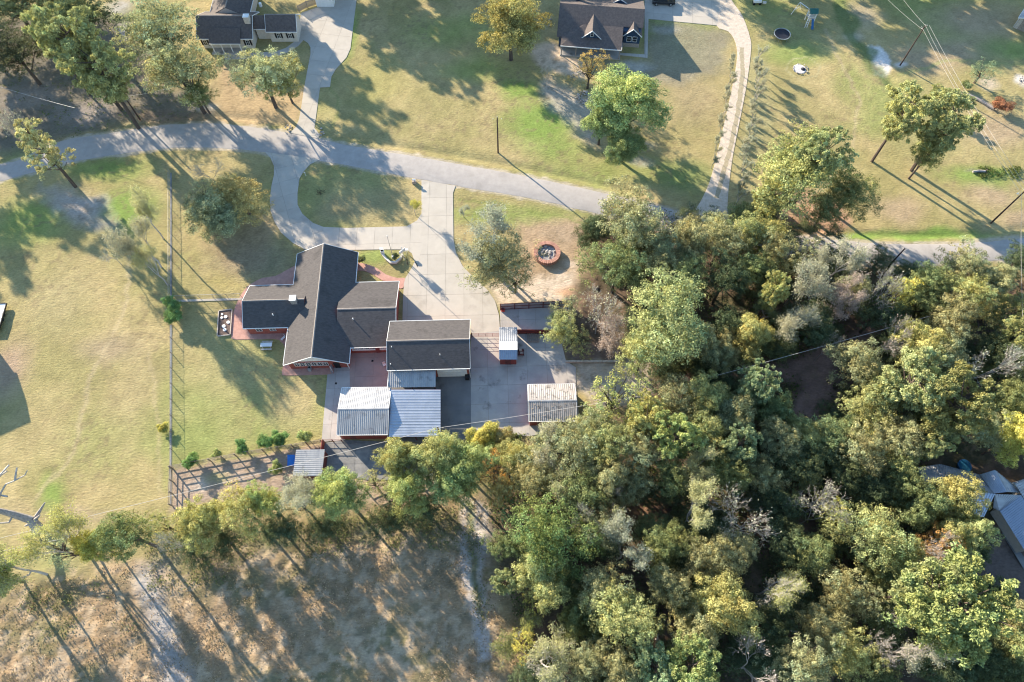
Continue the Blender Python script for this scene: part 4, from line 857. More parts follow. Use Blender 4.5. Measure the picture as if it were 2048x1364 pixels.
for u, v, r_ in [(445, 629, .2), (452, 634, .34), (444, 636, .25), (457, 645, .33), (448, 653, .36), (450, 660, .34)]:
    x, y = P(u, v); MB().tube((x-cx, y-cy, .06), (x-cx, y-cy, .2), r_, r_*.9, 12).build('round_stone', M['white'], t)
q = [P(u, v, .6) for u, v in [(576, 911), (591, 911), (590, 931), (574, 931)]]; cx, cy = q[0]
mb = MB(); vs = []; fs = []; rr = random.Random(5)
for j in range(6):
    for i in range(6):
        a = Vector(q[0]).lerp(Vector(q[1]), i/5); b = Vector(q[3]).lerp(Vector(q[2]), i/5); p = a.lerp(b, j/5); vs.append((p.x, p.y, 1.0-.12*j+rr.uniform(-.06, .06)))
for j in range(5):
    for i in range(5): fs.append((j*6+i, j*6+i+1, j*6+i+7, j*6+i+6))
mb.add(vs, fs); tag(mb.build('tarpaulin', M['tarp']), 'crumpled bright blue tarpaulin at the left of the garden shelter', 'tarp')
MBt = MB
c = P(1042, 706); t = thing('handcart', 'small dark cart with boxes beside the red shed', 'cart', (c[0], c[1], 0))
MB().box((0, 0, .4), (.9, 1.2, .12)).build('bed', M['darkred'], t); MB().box((-.1, .3, .62), (.45, .4, .35)).build('box', M['palewood'], t); MB().box((.05, -.25, .58), (.5, .35, .28)).build('box', M['stone'], t)
for x in (-.5, .5):
    for y in (-.4, .4): MB().tube((x-.04, y, .18), (x+.04, y, .18), .18, .18, 10).build('wheel', M['tyre'], t)
c = P(1066, 676); t = thing('pallet_stack', 'stack of weathered brown pallets against the dark red wall', 'pallets', (c[0], c[1], 0))
for k in range(2):
    for i in range(7): MB().box((-.9+i*.3, -.1, .12+k*.2), (.2, 1.6, .05)).build('slat', M['wood'], t)
    for y in (-.8, -.1, .6): MB().box((0, y, .04+k*.2), (2.1, .1, .1)).build('bearer', M['wood'], t)
c = P(1006, 617); t = thing('toy_car', 'small bright red toy or can against the pale yard wall', 'toy', (c[0], c[1]-.5, 0)); MB().box((0, 0, .3), (.6, .45, .5)).build('body', mat('brightred', (.55, .06, .04), None, 2, .4), t); MB().box((0, 0, .6), (.4, .3, .12)).build('lid', M['darkred'], t)
c = P(935, 757); t = thing('rubbish_bin', 'black wheeled bin at the right corner of the garage', 'bin', (c[0], c[1], 0)); MB().box((0, 0, .5), (.7, .7, 1.0)).build('body', M['black'], t); MB().box((0, 0, 1.04), (.76, .78, .08)).build('lid', M['black'], t)
for u, v, l_, m_ in [(745, 722, 'square drain grate in the pink concrete court', 'black'), (672, 767, 'small drain grate in the walk by the red shed', 'black')]:
    c = P(u, v); tag(MB().box((0, 0, .05), (.35, .35, .03)).build('drain_grate', M[m_], None, (c[0], c[1], 0)), l_, 'drain')
c = P(621, 741); t = thing('air_conditioner', 'small grey outdoor unit on the patio below the row of windows', 'air conditioner', (c[0], c[1]+.2, 0)); MB().box((0, 0, .5), (.5, .9, .8)).build('casing', M['galvdull'], t); MB().tube((0, 0, .9), (0, 0, .94), .2, .2, 12).build('fan_grille', M['black'], t)
c = P(666, 738); t = thing('patio_screen', 'grey upright panel at the right end of the brick patio', 'screen', (c[0], c[1], 0)); MB().box((0, 0, .8), (.08, 1.6, 1.6)).build('panel', M['galvdull'], t); MB().box((0, .85, .85), (.12, .1, 1.7)).box((0, -.85, .85), (.12, .1, 1.7)).build('post', M['steel'], t)
c = P(773, 731); t = thing('garden_chair', 'small white chair against the garage in the pink court', 'chair', (c[0]-.3, c[1], 0), .6); MB().box((0, 0, .42), (.5, .5, .05)).build('seat', M['white'], t); MB().box((0, .25, .7), (.5, .05, .55)).build('backrest', M['white'], t)
for x in (-.2, .2):
    for y in (-.2, .2): MB().box((x, y, .2), (.05, .05, .4)).build('leg', M['white'], t)
c = P(567, 678); t = thing('garden_chair', 'white lounge chair in the angle of the patio left of the house', 'chair', (c[0], c[1], 0), -.7); MB().box((0, 0, .35), (.4, .8, .05)).build('seat', M['white'], t); MB().box((0, .5, .6), (.4, .06, .5)).build('backrest', M['white'], t)
for x in (-.16, .16):
    for y in (-.3, .3): MB().box((x, y, .17), (.05, .05, .33)).build('leg', M['white'], t)
c = P(1265, 797); t = thing('oil_drum', 'round dark drum with rusty lid at the edge of the trees right of the yard', 'drum', (c[0], c[1], 0)); MB().tube((0, 0, 0), (0, 0, .9), .38, .38, 14).build('body', M['black'], t); MB().tube((0, 0, .9), (0, 0, .94), .34, .34, 14).build('lid', M['redmetal'], t)
c = P(1930, 945, 0); t = thing('paddling_pool', 'blue plastic pool in the shade behind the metal-roofed house', 'pool', (c[0], c[1]+1, 0)); MB().tube((0, 0, 0), (0, 0, .5), 1.0, 1.05, 20).build('basin', M['bluepl'], t); MB().tube((0, 0, .5), (0, 0, .515), .93, .93, 20).build('water', M['pool'], t)
# white thing at left edge
c = P(-4, 637); t = thing('trailer', 'white flat trailer with dark rim cut by the left edge', 'trailer', (c[0]-.1, c[1], 0), R(4)); MB().box((0, 0, .6), (2.6, 5.2, .12)).build('deck', M['white'], t)
MB().box((1.35, 0, .62), (.12, 5.4, .3)).box((-1.35, 0, .62), (.12, 5.4, .3)).box((0, 2.68, .62), (2.6, .12, .3)).box((0, -2.68, .62), (2.6, .12, .3)).build('frame', M['black'], t)
for x in (-1.2, 1.2):
    for y in (-.5, .5): MB().tube((x-.1, y, .35), (x+.1, y, .35), .33, .33, 12).build('wheel', M['tyre'], t)

# ------------------------------------------------------------------ trampoline, swing set, truck
c = P(1562, 74); t = thing('trampoline', 'round black trampoline with pale rim on the shaded lawn', 'trampoline', (c[0], c[1], 0))
MB().tube((0, 0, .84), (0, 0, .86), 1.62, 1.62, 32).build('mat', M['darkfabric'], t); mb = MB()
for k in range(32): a_, b_ = 2*math.pi*k/32, 2*math.pi*(k+1)/32; mb.tube((1.8*math.cos(a_), 1.8*math.sin(a_), .86), (1.8*math.cos(b_), 1.8*math.sin(b_), .86), .09, .09, 5, False)
mb.build('rim', M['steel'], t)
for k in range(6): a_ = 1.05*k; MB().tube((1.8*math.cos(a_), 1.8*math.sin(a_), .86), (1.85*math.cos(a_), 1.85*math.sin(a_), 0), .04, .04, 5).build('leg', M['steel'], t)
s0 = P(1617, 44); t = thing('swing_set', 'white wooden swing set with green-roofed play tower and blue slide', 'swing set', (s0[0], s0[1], 0))
def S_(u, v, z): x, y = P(u, v, z); return (x-s0[0], y-s0[1], z)
bt = S_(1600, 4.5, 2.4); be = S_(1619, 18, 2.4); MB().tube(bt, be, .09, .09, 6).build('beam', M['white'], t)
f1 = S_(1582, 29, 0); f2 = S_(1602, 18, 0); MB().tube(bt, f1, .06, .06, 5).tube(bt, f2, .06, .06, 5).tube(Vector(bt).lerp(Vector(f1), .6), Vector(bt).lerp(Vector(f2), .6), .05, .05, 5).build('swing_frame', M['white'], t)
tx, ty = 0, 0
for x in (-.75, .75):
    for y in (-.75, .75): MB().box((x, y, 1.5), (.12, .12, 3.0)).build('post', M['white'], t)
MB().box((0, 0, 1.4), (1.6, 1.6, .08)).build('platform', M['palewood'], t); r_ = MB()
for z in (1.8, 2.2): r_.box((0, -.78, z), (1.6, .06, .08)).box((0, .78, z), (1.6, .06, .08)).box((-.78, 0, z), (.06, 1.6, .08)).box((.78, 0, z), (.06, 1.6, .08))
r_.build('railing', M['white'], t)
MB().slab([(-.95, -.95, 2.9), (.95, -.95, 2.9), (.95, 0, 3.5), (-.95, 0, 3.5)], .05).build('roof', M['greenroof'], t); MB().slab([(-.95, 0, 3.5), (.95, 0, 3.5), (.95, .95, 2.9), (-.95, .95, 2.9)], .05).build('roof', M['greenroof'], t)
MB().box((.3, -1.7, .75), (.5, 2.2, .07), 0, ('X', .6)).build('slide', M['bluepl'], t); ld = MB()
for s_ in (-.35, .15): ld.tube((-.5+s_, -.8, 1.4), (-.9+s_, -1.9, 0), .05, .05, 5)
for k in range(5): ld.tube((-.85-.08*k, -.8-.22*k, 1.4-.28*k), (-.35-.08*k, -.8-.22*k, 1.4-.28*k), .04, .04, 5)
ld.build('ladder', M['white'], t)
c = P(1326, 7); t = thing('pickup_truck', 'black pickup-style truck parked on the concrete pad beside the blue house', 'truck', (c[0], c[1], 0), R(-3))
def carbody(prof, w, z=0):   # profile extruded across width with tumblehome
    n = len(prof); vs = [(x, -w/2*(1-.14*max(0, zz-1.0)), zz) for x, zz in prof]+[(x, w/2*(1-.14*max(0, zz-1.0)), zz) for x, zz in prof]
    return MB().add(vs, [tuple(range(n)), tuple(range(n, 2*n))[::-1]]+[(i, i+n, (i+1) % n+n, (i+1) % n) for i in range(n)])
b_ = carbody([(-2.6, .45), (2.6, .45), (2.62, .95), (2.5, 1.0), (.9, 1.12), (.5, 1.15), (-2.55, 1.12), (-2.62, .9)], 1.9).build('body', M['carpaint'], t)
bv = b_.modifiers.new('bevel', 'BEVEL'); bv.width = .07; bv.segments = 2
cb = carbody([(1.15, 1.1), (.45, 1.78), (-2.1, 1.8), (-2.5, 1.1)], 1.75).build('cabin', M['carpaint'], t); bv = cb.modifiers.new('bevel', 'BEVEL'); bv.width = .06; bv.segments = 2
MB().add([(1.14, -.7, 1.2), (1.14, .7, 1.2), (.56, .62, 1.75), (.56, -.62, 1.75)], [(0, 1, 2, 3)]).build('windscreen', M['glass'], t)
for s_ in (-1, 1):
    MB().box((-.6, s_*.835, 1.42), (2.2, .05, .4)).build('side_window', M['glass'], t)
    for x in (-1.65, 1.65):
        wh = MB().tube((x, s_*.78, .4), (x, s_*1.0, .4), .4, .4, 18).build('wheel', M['tyre'], t); MB().tube((x, s_*1.0, .4), (x, s_*1.015, .4), .24, .22, 12).build('rim', M['steel'], wh)
    MB().box((2.6, s_*.7, .8), (.06, .35, .2)).build('headlight', M['white'], t)
MB().box((2.63, 0, .75), (.05, .9, .25)).build('grille', M['black'], t)
c = P(1513, 8); t = thing('lawn_trailer', 'white cart and lumber heap at the top edge right of the gravel drive', 'cart', (c[0], c[1], 0)); MB().box((0, 0, .8), (1.8, .8, .5)).build('box', M['white'], t); MB().box((1.6, -.3, .6), (.8, .5, .35)).build('crate', M['cream'], t)
for x in (-.7, .7): MB().tube((x, -.45, .3), (x, .45, .3), .3, .3, 12).build('wheel', M['tyre'], t)

# ------------------------------------------------------------------ trees
def quads(name, C_, Nn, Sz, asp, tint, m, seed):
    r_ = np.random.default_rng(seed); n = len(C_)
    Nn = Nn/np.linalg.norm(Nn, axis=1, keepdims=True); t_ = r_.normal(size=(n, 3)); a = np.cross(Nn, t_); a /= np.linalg.norm(a, axis=1, keepdims=True)+1e-9; b = np.cross(Nn, a)
    s = Sz[:, None]; V = np.stack([C_-a*s*.5, C_+b*s*asp*.5, C_+a*s*.5, C_-b*s*asp*.5], 1).reshape(-1, 3)
    me = bpy.data.meshes.new(name); me.vertices.add(4*n); me.vertices.foreach_set('co', V.ravel().astype(np.float32))
    me.loops.add(4*n); me.loops.foreach_set('vertex_index', np.arange(4*n, dtype=np.int32)); me.polygons.add(n)
    me.polygons.foreach_set('loop_start', np.arange(n, dtype=np.int32)*4); me.polygons.foreach_set('loop_total', np.full(n, 4, np.int32)); me.update()
    ca = me.color_attributes.new('tint', 'FLOAT_COLOR', 'POINT'); T = np.concatenate([tint, np.ones((n, 1))], 1); ca.data.foreach_set('color', np.repeat(T, 4, 0).ravel().astype(np.float32))
    me.materials.append(m); return me
def ball(r_, n):
    d = r_.normal(size=(n, 3)); return d/np.linalg.norm(d, axis=1, keepdims=True)
# prototypes are built with crown radius 5 m and height 12 m
def broad_proto(seed, nl=34, sub=13, n=26, leaf=.31, low=.28, gap=.0, lob=(.22, .38), asp=.6, cr=(.42, .85)):
    """Crown of boughs; each bough carries small leaf clumps with gaps between them."""
    r_ = np.random.default_rng(seed); Rr = 5.0; Ht = 12.0; z0 = Ht*low; zc = (Ht+z0)/2; hz = (Ht-z0)/2
    Cs = []; Ns = []; Ts = []; Ss = []; lobes = []
    ph = r_.random(5)*6.28
    for i in range(nl):
        k = (i+.5)/nl; zz = 1-1.6*k; a = i*2.39996+r_.normal()*.45; rho = math.sqrt(max(0, 1-zz*zz))
        out = r_.uniform(.62, 1.12) if i % 4 else r_.uniform(.2, .6)
        wob = 1+.22*math.sin(2*a+ph[0])+.17*math.sin(3*a+ph[1])+.12*math.sin(5*a+ph[2])
        c = np.array([math.cos(a)*rho*Rr*.80*out*wob, math.sin(a)*rho*Rr*.80*out*wob, zc+zz*hz*.82*out+r_.normal()*.55])
        if r_.random() < gap: continue
        rad = Rr*r_.uniform(*lob); lobes.append((c, rad)); tb = r_.uniform(.85, 1.15); hue = r_.normal()*.05
        for q in range(int(sub*(rad/1.5)**1.6)+2):
            d = ball(r_, 1)[0]; d[2] = abs(d[2])*1.0-.28; d /= np.linalg.norm(d)
            cc = c+d*rad*r_.uniform(.55, 1.12)*np.array([1.08, 1.08, .72]); pr = r_.uniform(*cr); m_ = int(n*(pr/.62)**1.7)+4
            dd = ball(r_, m_); dd[:, 2] = np.where(dd[:, 2] < -.3, -dd[:, 2], dd[:, 2])
            Cs.append(cc+dd*pr*(r_.uniform(.35, 1, (m_, 1))**.6)*np.array([1.1, 1.1, .8])); Ns.append(dd*.75+d*.5+ball(r_, m_)*.7)
            t2 = tb*r_.uniform(.66, 1.3); h2_ = hue+r_.normal()*.04
            Ts.append(t2*r_.uniform(.6, 1.38, (m_, 1))*np.array([[1+h2_, 1, 1-h2_]])); Ss.append(r_.uniform(.55, 1.3, m_)*leaf)
    crown = quads('crown', np.concatenate(Cs), np.concatenate(Ns), np.concatenate(Ss), asp, np.concatenate(Ts), M['leaf'], seed)
    mb = MB(); top = Vector((r_.normal()*.3, r_.normal()*.3, zc)); mb.path([(0, 0, -.3), (top.x*.3, top.y*.3, z0*.8), top], [.34, .26, .14], 7)
    for c, rad in lobes[::2]:
        s = Vector((0, 0, z0*.7)).lerp(top, r_.uniform(.1, .9)); e = Vector(c); m_ = s.lerp(e, .5)+Vector((0, 0, .5)); mb.path([s, m_, e], [.13, .08, .03], 4)
    return crown, mesh_from('trunk', mb.v, mb.f, M['bark'])
def pine_proto(seed, nl=26, puffs=12, low=.42, sparse=False, wide=1.0):
    r_ = np.random.default_rng(seed); Rr = 5.0; Ht = 12.0; Cs = []; Ns = []; Ts = []; Ss = []; mb = MB()
    lean = Vector((r_.normal()*.5, r_.normal()*.5, Ht*.96)); mb.path([(0, 0, -.3), lean*.5+Vector((.15, 0, 0)), lean], [.30, .22, .06], 7)
    for i in range(nl):
        k = (i+.5)/nl; z = Ht*(low+(1-low)*k**.8); a = i*2.39996+r_.normal()*.4
        env = (math.sin(math.pi*min(1, .22+.78*(1-k)))**.6 if not sparse else (1-.55*k)*r_.uniform(.35, 1)); rad = Rr*.80*env*r_.uniform(.45, 1.0)*wide
        z -= 0 if k > .9 else .3
        base = lean*(z/Ht*.93); e = Vector((base.x+math.cos(a)*rad, base.y+math.sin(a)*rad, z+rad*.12)); mb.path([base, base.lerp(e, .6)+Vector((0, 0, -.1)), e], [.09, .06, .02], 4)
        lr = r_.uniform(.9, 1.55)
        nn = puffs if not sparse else max(5, puffs//2)
        for p in range(nn):
            d = ball(r_, 1)[0]; d[2] = abs(d[2])*.9-.15; c = np.array(e)+d*lr*r_.uniform(.5, 1.05)*np.array([1.15, 1.15, .6]); pr = r_.uniform(.34, .52); n = 58
            dd = ball(r_, n); dd[:, 2] = np.where(dd[:, 2] < -.2, -dd[:, 2], dd[:, 2])
            Cs.append(c+dd*pr*r_.uniform(.5, 1, (n, 1))); tang = np.cross(dd, ball(r_, n)); Ns.append(tang+dd*.5)
            tb = r_.uniform(.65, 1.3); hue = r_.normal()*.05; Ts.append(tb*r_.uniform(.8, 1.2, (n, 1))*np.array([[1+hue, 1, 1-hue]])); Ss.append(r_.uniform(.18, .34, n))
    crown = quads('crown', np.concatenate(Cs), np.concatenate(Ns), np.concatenate(Ss), .5, np.concatenate(Ts), M['needle'], seed)
    return crown, mesh_from('trunk', mb.v, mb.f, M['bark'])
def bare_proto(seed, leaves=0, depth=5, up=.9, twigr=.026, upright=False, leafs=.22):
    r_ = np.random.default_rng(seed); tr = MB(); tw = MB(); tips = []
    def grow(p, d, L_, r, k):
        e = p+d*L_; mid = p.lerp(e, .5)+Vector(r_.normal(size=3))*L_*.05; (tr if k < 2 else tw).path([p, mid, e], [r, r*.85, r*.7], 6 if k < 2 else 3)
        if k >= depth-2: tips.append(mid); tips.append(e)
        if k >= depth: return
        n = 3 if k < 3 or depth > 5 else 4
        for j in range(n):
            sp = .55 if k else .75
            if upright: sp *= .62
            v = Vector(r_.normal(size=3)); v = (v-v.dot(d)*d).normalized(); nd = (d+v*sp*r_.uniform(.7, 1.4)+Vector((0, 0, .12*up))).normalized()
            q = p.lerp(e, r_.uniform(.55, 1.0)) if j else e
            grow(q, nd, L_*r_.uniform(.62, .86), max(r*.58, twigr*.6), k+1)
    grow(Vector((0, 0, -.2)), Vector((0, 0, 1)), 4.2, .24 if depth < 6 else .17, 0)
    T = np.array([tuple(p) for p in tips]); 
    sx = 5.0/np.percentile(np.hypot(T[:, 0], T[:, 1]), 93); sz = 12.0/np.percentile(T[:, 2], 98)
    for mb in (tr, tw): mb.v = [(x*(1+(sx-1)*min(1, max(0, z/5))), y*(1+(sx-1)*min(1, max(0, z/5))), z*sz) for x, y, z in mb.v]
    T = T*np.array([sx, sx, sz]); out = [mesh_from('branches', tw.v, tw.f, M['greybark']), mesh_from('trunk', tr.v, tr.f, M['greybark'])]
    if leaves:
        n = leaves; c = T[r_.integers(0, len(T), n)]+r_.normal(size=(n, 3))*.33; out.append(quads('crown', c, ball(r_, n)+np.array([0, 0, .3]), r_.uniform(.6, 1.3, n)*leafs, .6, r_.uniform(.75, 1.3, (n, 1))*np.array([[1, 1, 1]]), M['leaf'], seed))
    return out
PR = {}
PR['oak'] = [broad_proto(s, 36, 16, 42, .215, cr=(.32, .62)) for s in (1, 2, 3, 4, 5)]
PR['leafy'] = [broad_proto(s, 30, 17, 50, .245, lob=(.26, .42), low=.20, cr=(.42, .8)) for s in (11, 12, 13, 14)]
PR['airy'] = [broad_proto(s, 42, 11, 30, .22, low=.18, gap=.2, lob=(.14, .28), cr=(.28, .55)) for s in (21, 22, 23)]
PR['pine'] = [pine_proto(s, 38, 15) for s in (31, 32, 33)]
PR['pinesparse'] = [pine_proto(s, 26, 14, .3, True) for s in (41, 42)]
PR['bare'] = [bare_proto(s, 350, 6, leafs=.3) for s in (51, 52, 53)]
PR['wispy'] = [bare_proto(s, 9000, upright=(s == 62)) for s in (61, 62, 63)]
PR['shrub'] = [broad_proto(s, 16, 10, 26, .42, low=.02, lob=(.3, .45), cr=(.8, 1.4)) for s in (71, 72)]
PR['column'] = [bare_proto(s, 1500, 4, upright=True, leafs=.5) for s in (81,)]
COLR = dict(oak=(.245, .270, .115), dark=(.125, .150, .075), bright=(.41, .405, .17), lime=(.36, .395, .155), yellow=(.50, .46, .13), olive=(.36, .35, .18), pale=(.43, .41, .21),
            bluegreen=(.29, .36, .20), pine=(.39, .415, .20), orange=(.55, .31, .11), autumn=(.50, .40, .16), rust=(.42, .20, .11), grey=(.38, .38, .27), vivid=(.20, .31, .11), pink=(.38, .31, .26))
NM = dict(oak='oak_tree', leafy='broadleaf_tree', airy='broadleaf_tree', pine='pine_tree', pinesparse='pine_tree', bare='bare_tree', wispy='wispy_tree', shrub='shrub', column='young_tree')
CN = dict(oak='tree', leafy='tree', airy='tree', pine='tree', pinesparse='tree', bare='tree', wispy='tree', shrub='shrub', column='tree')
TR = random.Random(99)
def tree(u, v, rp, h, kind, colr, label, group=None, variant=None, world=None, cj=.10, squash=1.0):
    zc = h*(.62 if kind != 'shrub' else .5)
    if kind in ('pine',): zc = h*.74
    if world: x, y = world; r = rp
    else: x, y = P(u, v, zc); r = rp*mpp(u, v, zc)
    if not world and 990 > v > 880 and u < 960 and h > 8 or (not world and v >= 990 and u < 700): h *= (1.12 if u < 350 else .92)
    if kind in ('bare', 'wispy') and u > 1150 and v > 440: h += 2.5
    pr = PR[kind]; ms = pr[TR.randrange(len(pr))] if variant is None else pr[variant]
    t = thing(NM[kind], label, CN[kind], (x, y, 0), TR.uniform(0, 6.28), group); r *= (1.16 if not world and u < 1150 and v < 800 else 1.06 if u < 960 and v > 840 and not world else 1.10) if kind in ('oak', 'leafy', 'pine') else 1.12; t.scale = (r/5*TR.uniform(.90, 1.1), r/5*TR.uniform(.90, 1.1)*squash, h/12)
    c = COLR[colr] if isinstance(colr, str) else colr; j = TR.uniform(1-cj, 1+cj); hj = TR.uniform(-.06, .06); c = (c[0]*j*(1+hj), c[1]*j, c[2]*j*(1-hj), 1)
    for m_ in ms:
        nm = {'crown': 'crown', 'trunk': 'trunk', 'branches': 'branches'}[m_.name.split('.')[0]]; o = ob(nm, m_, t); o.color = c
    return t
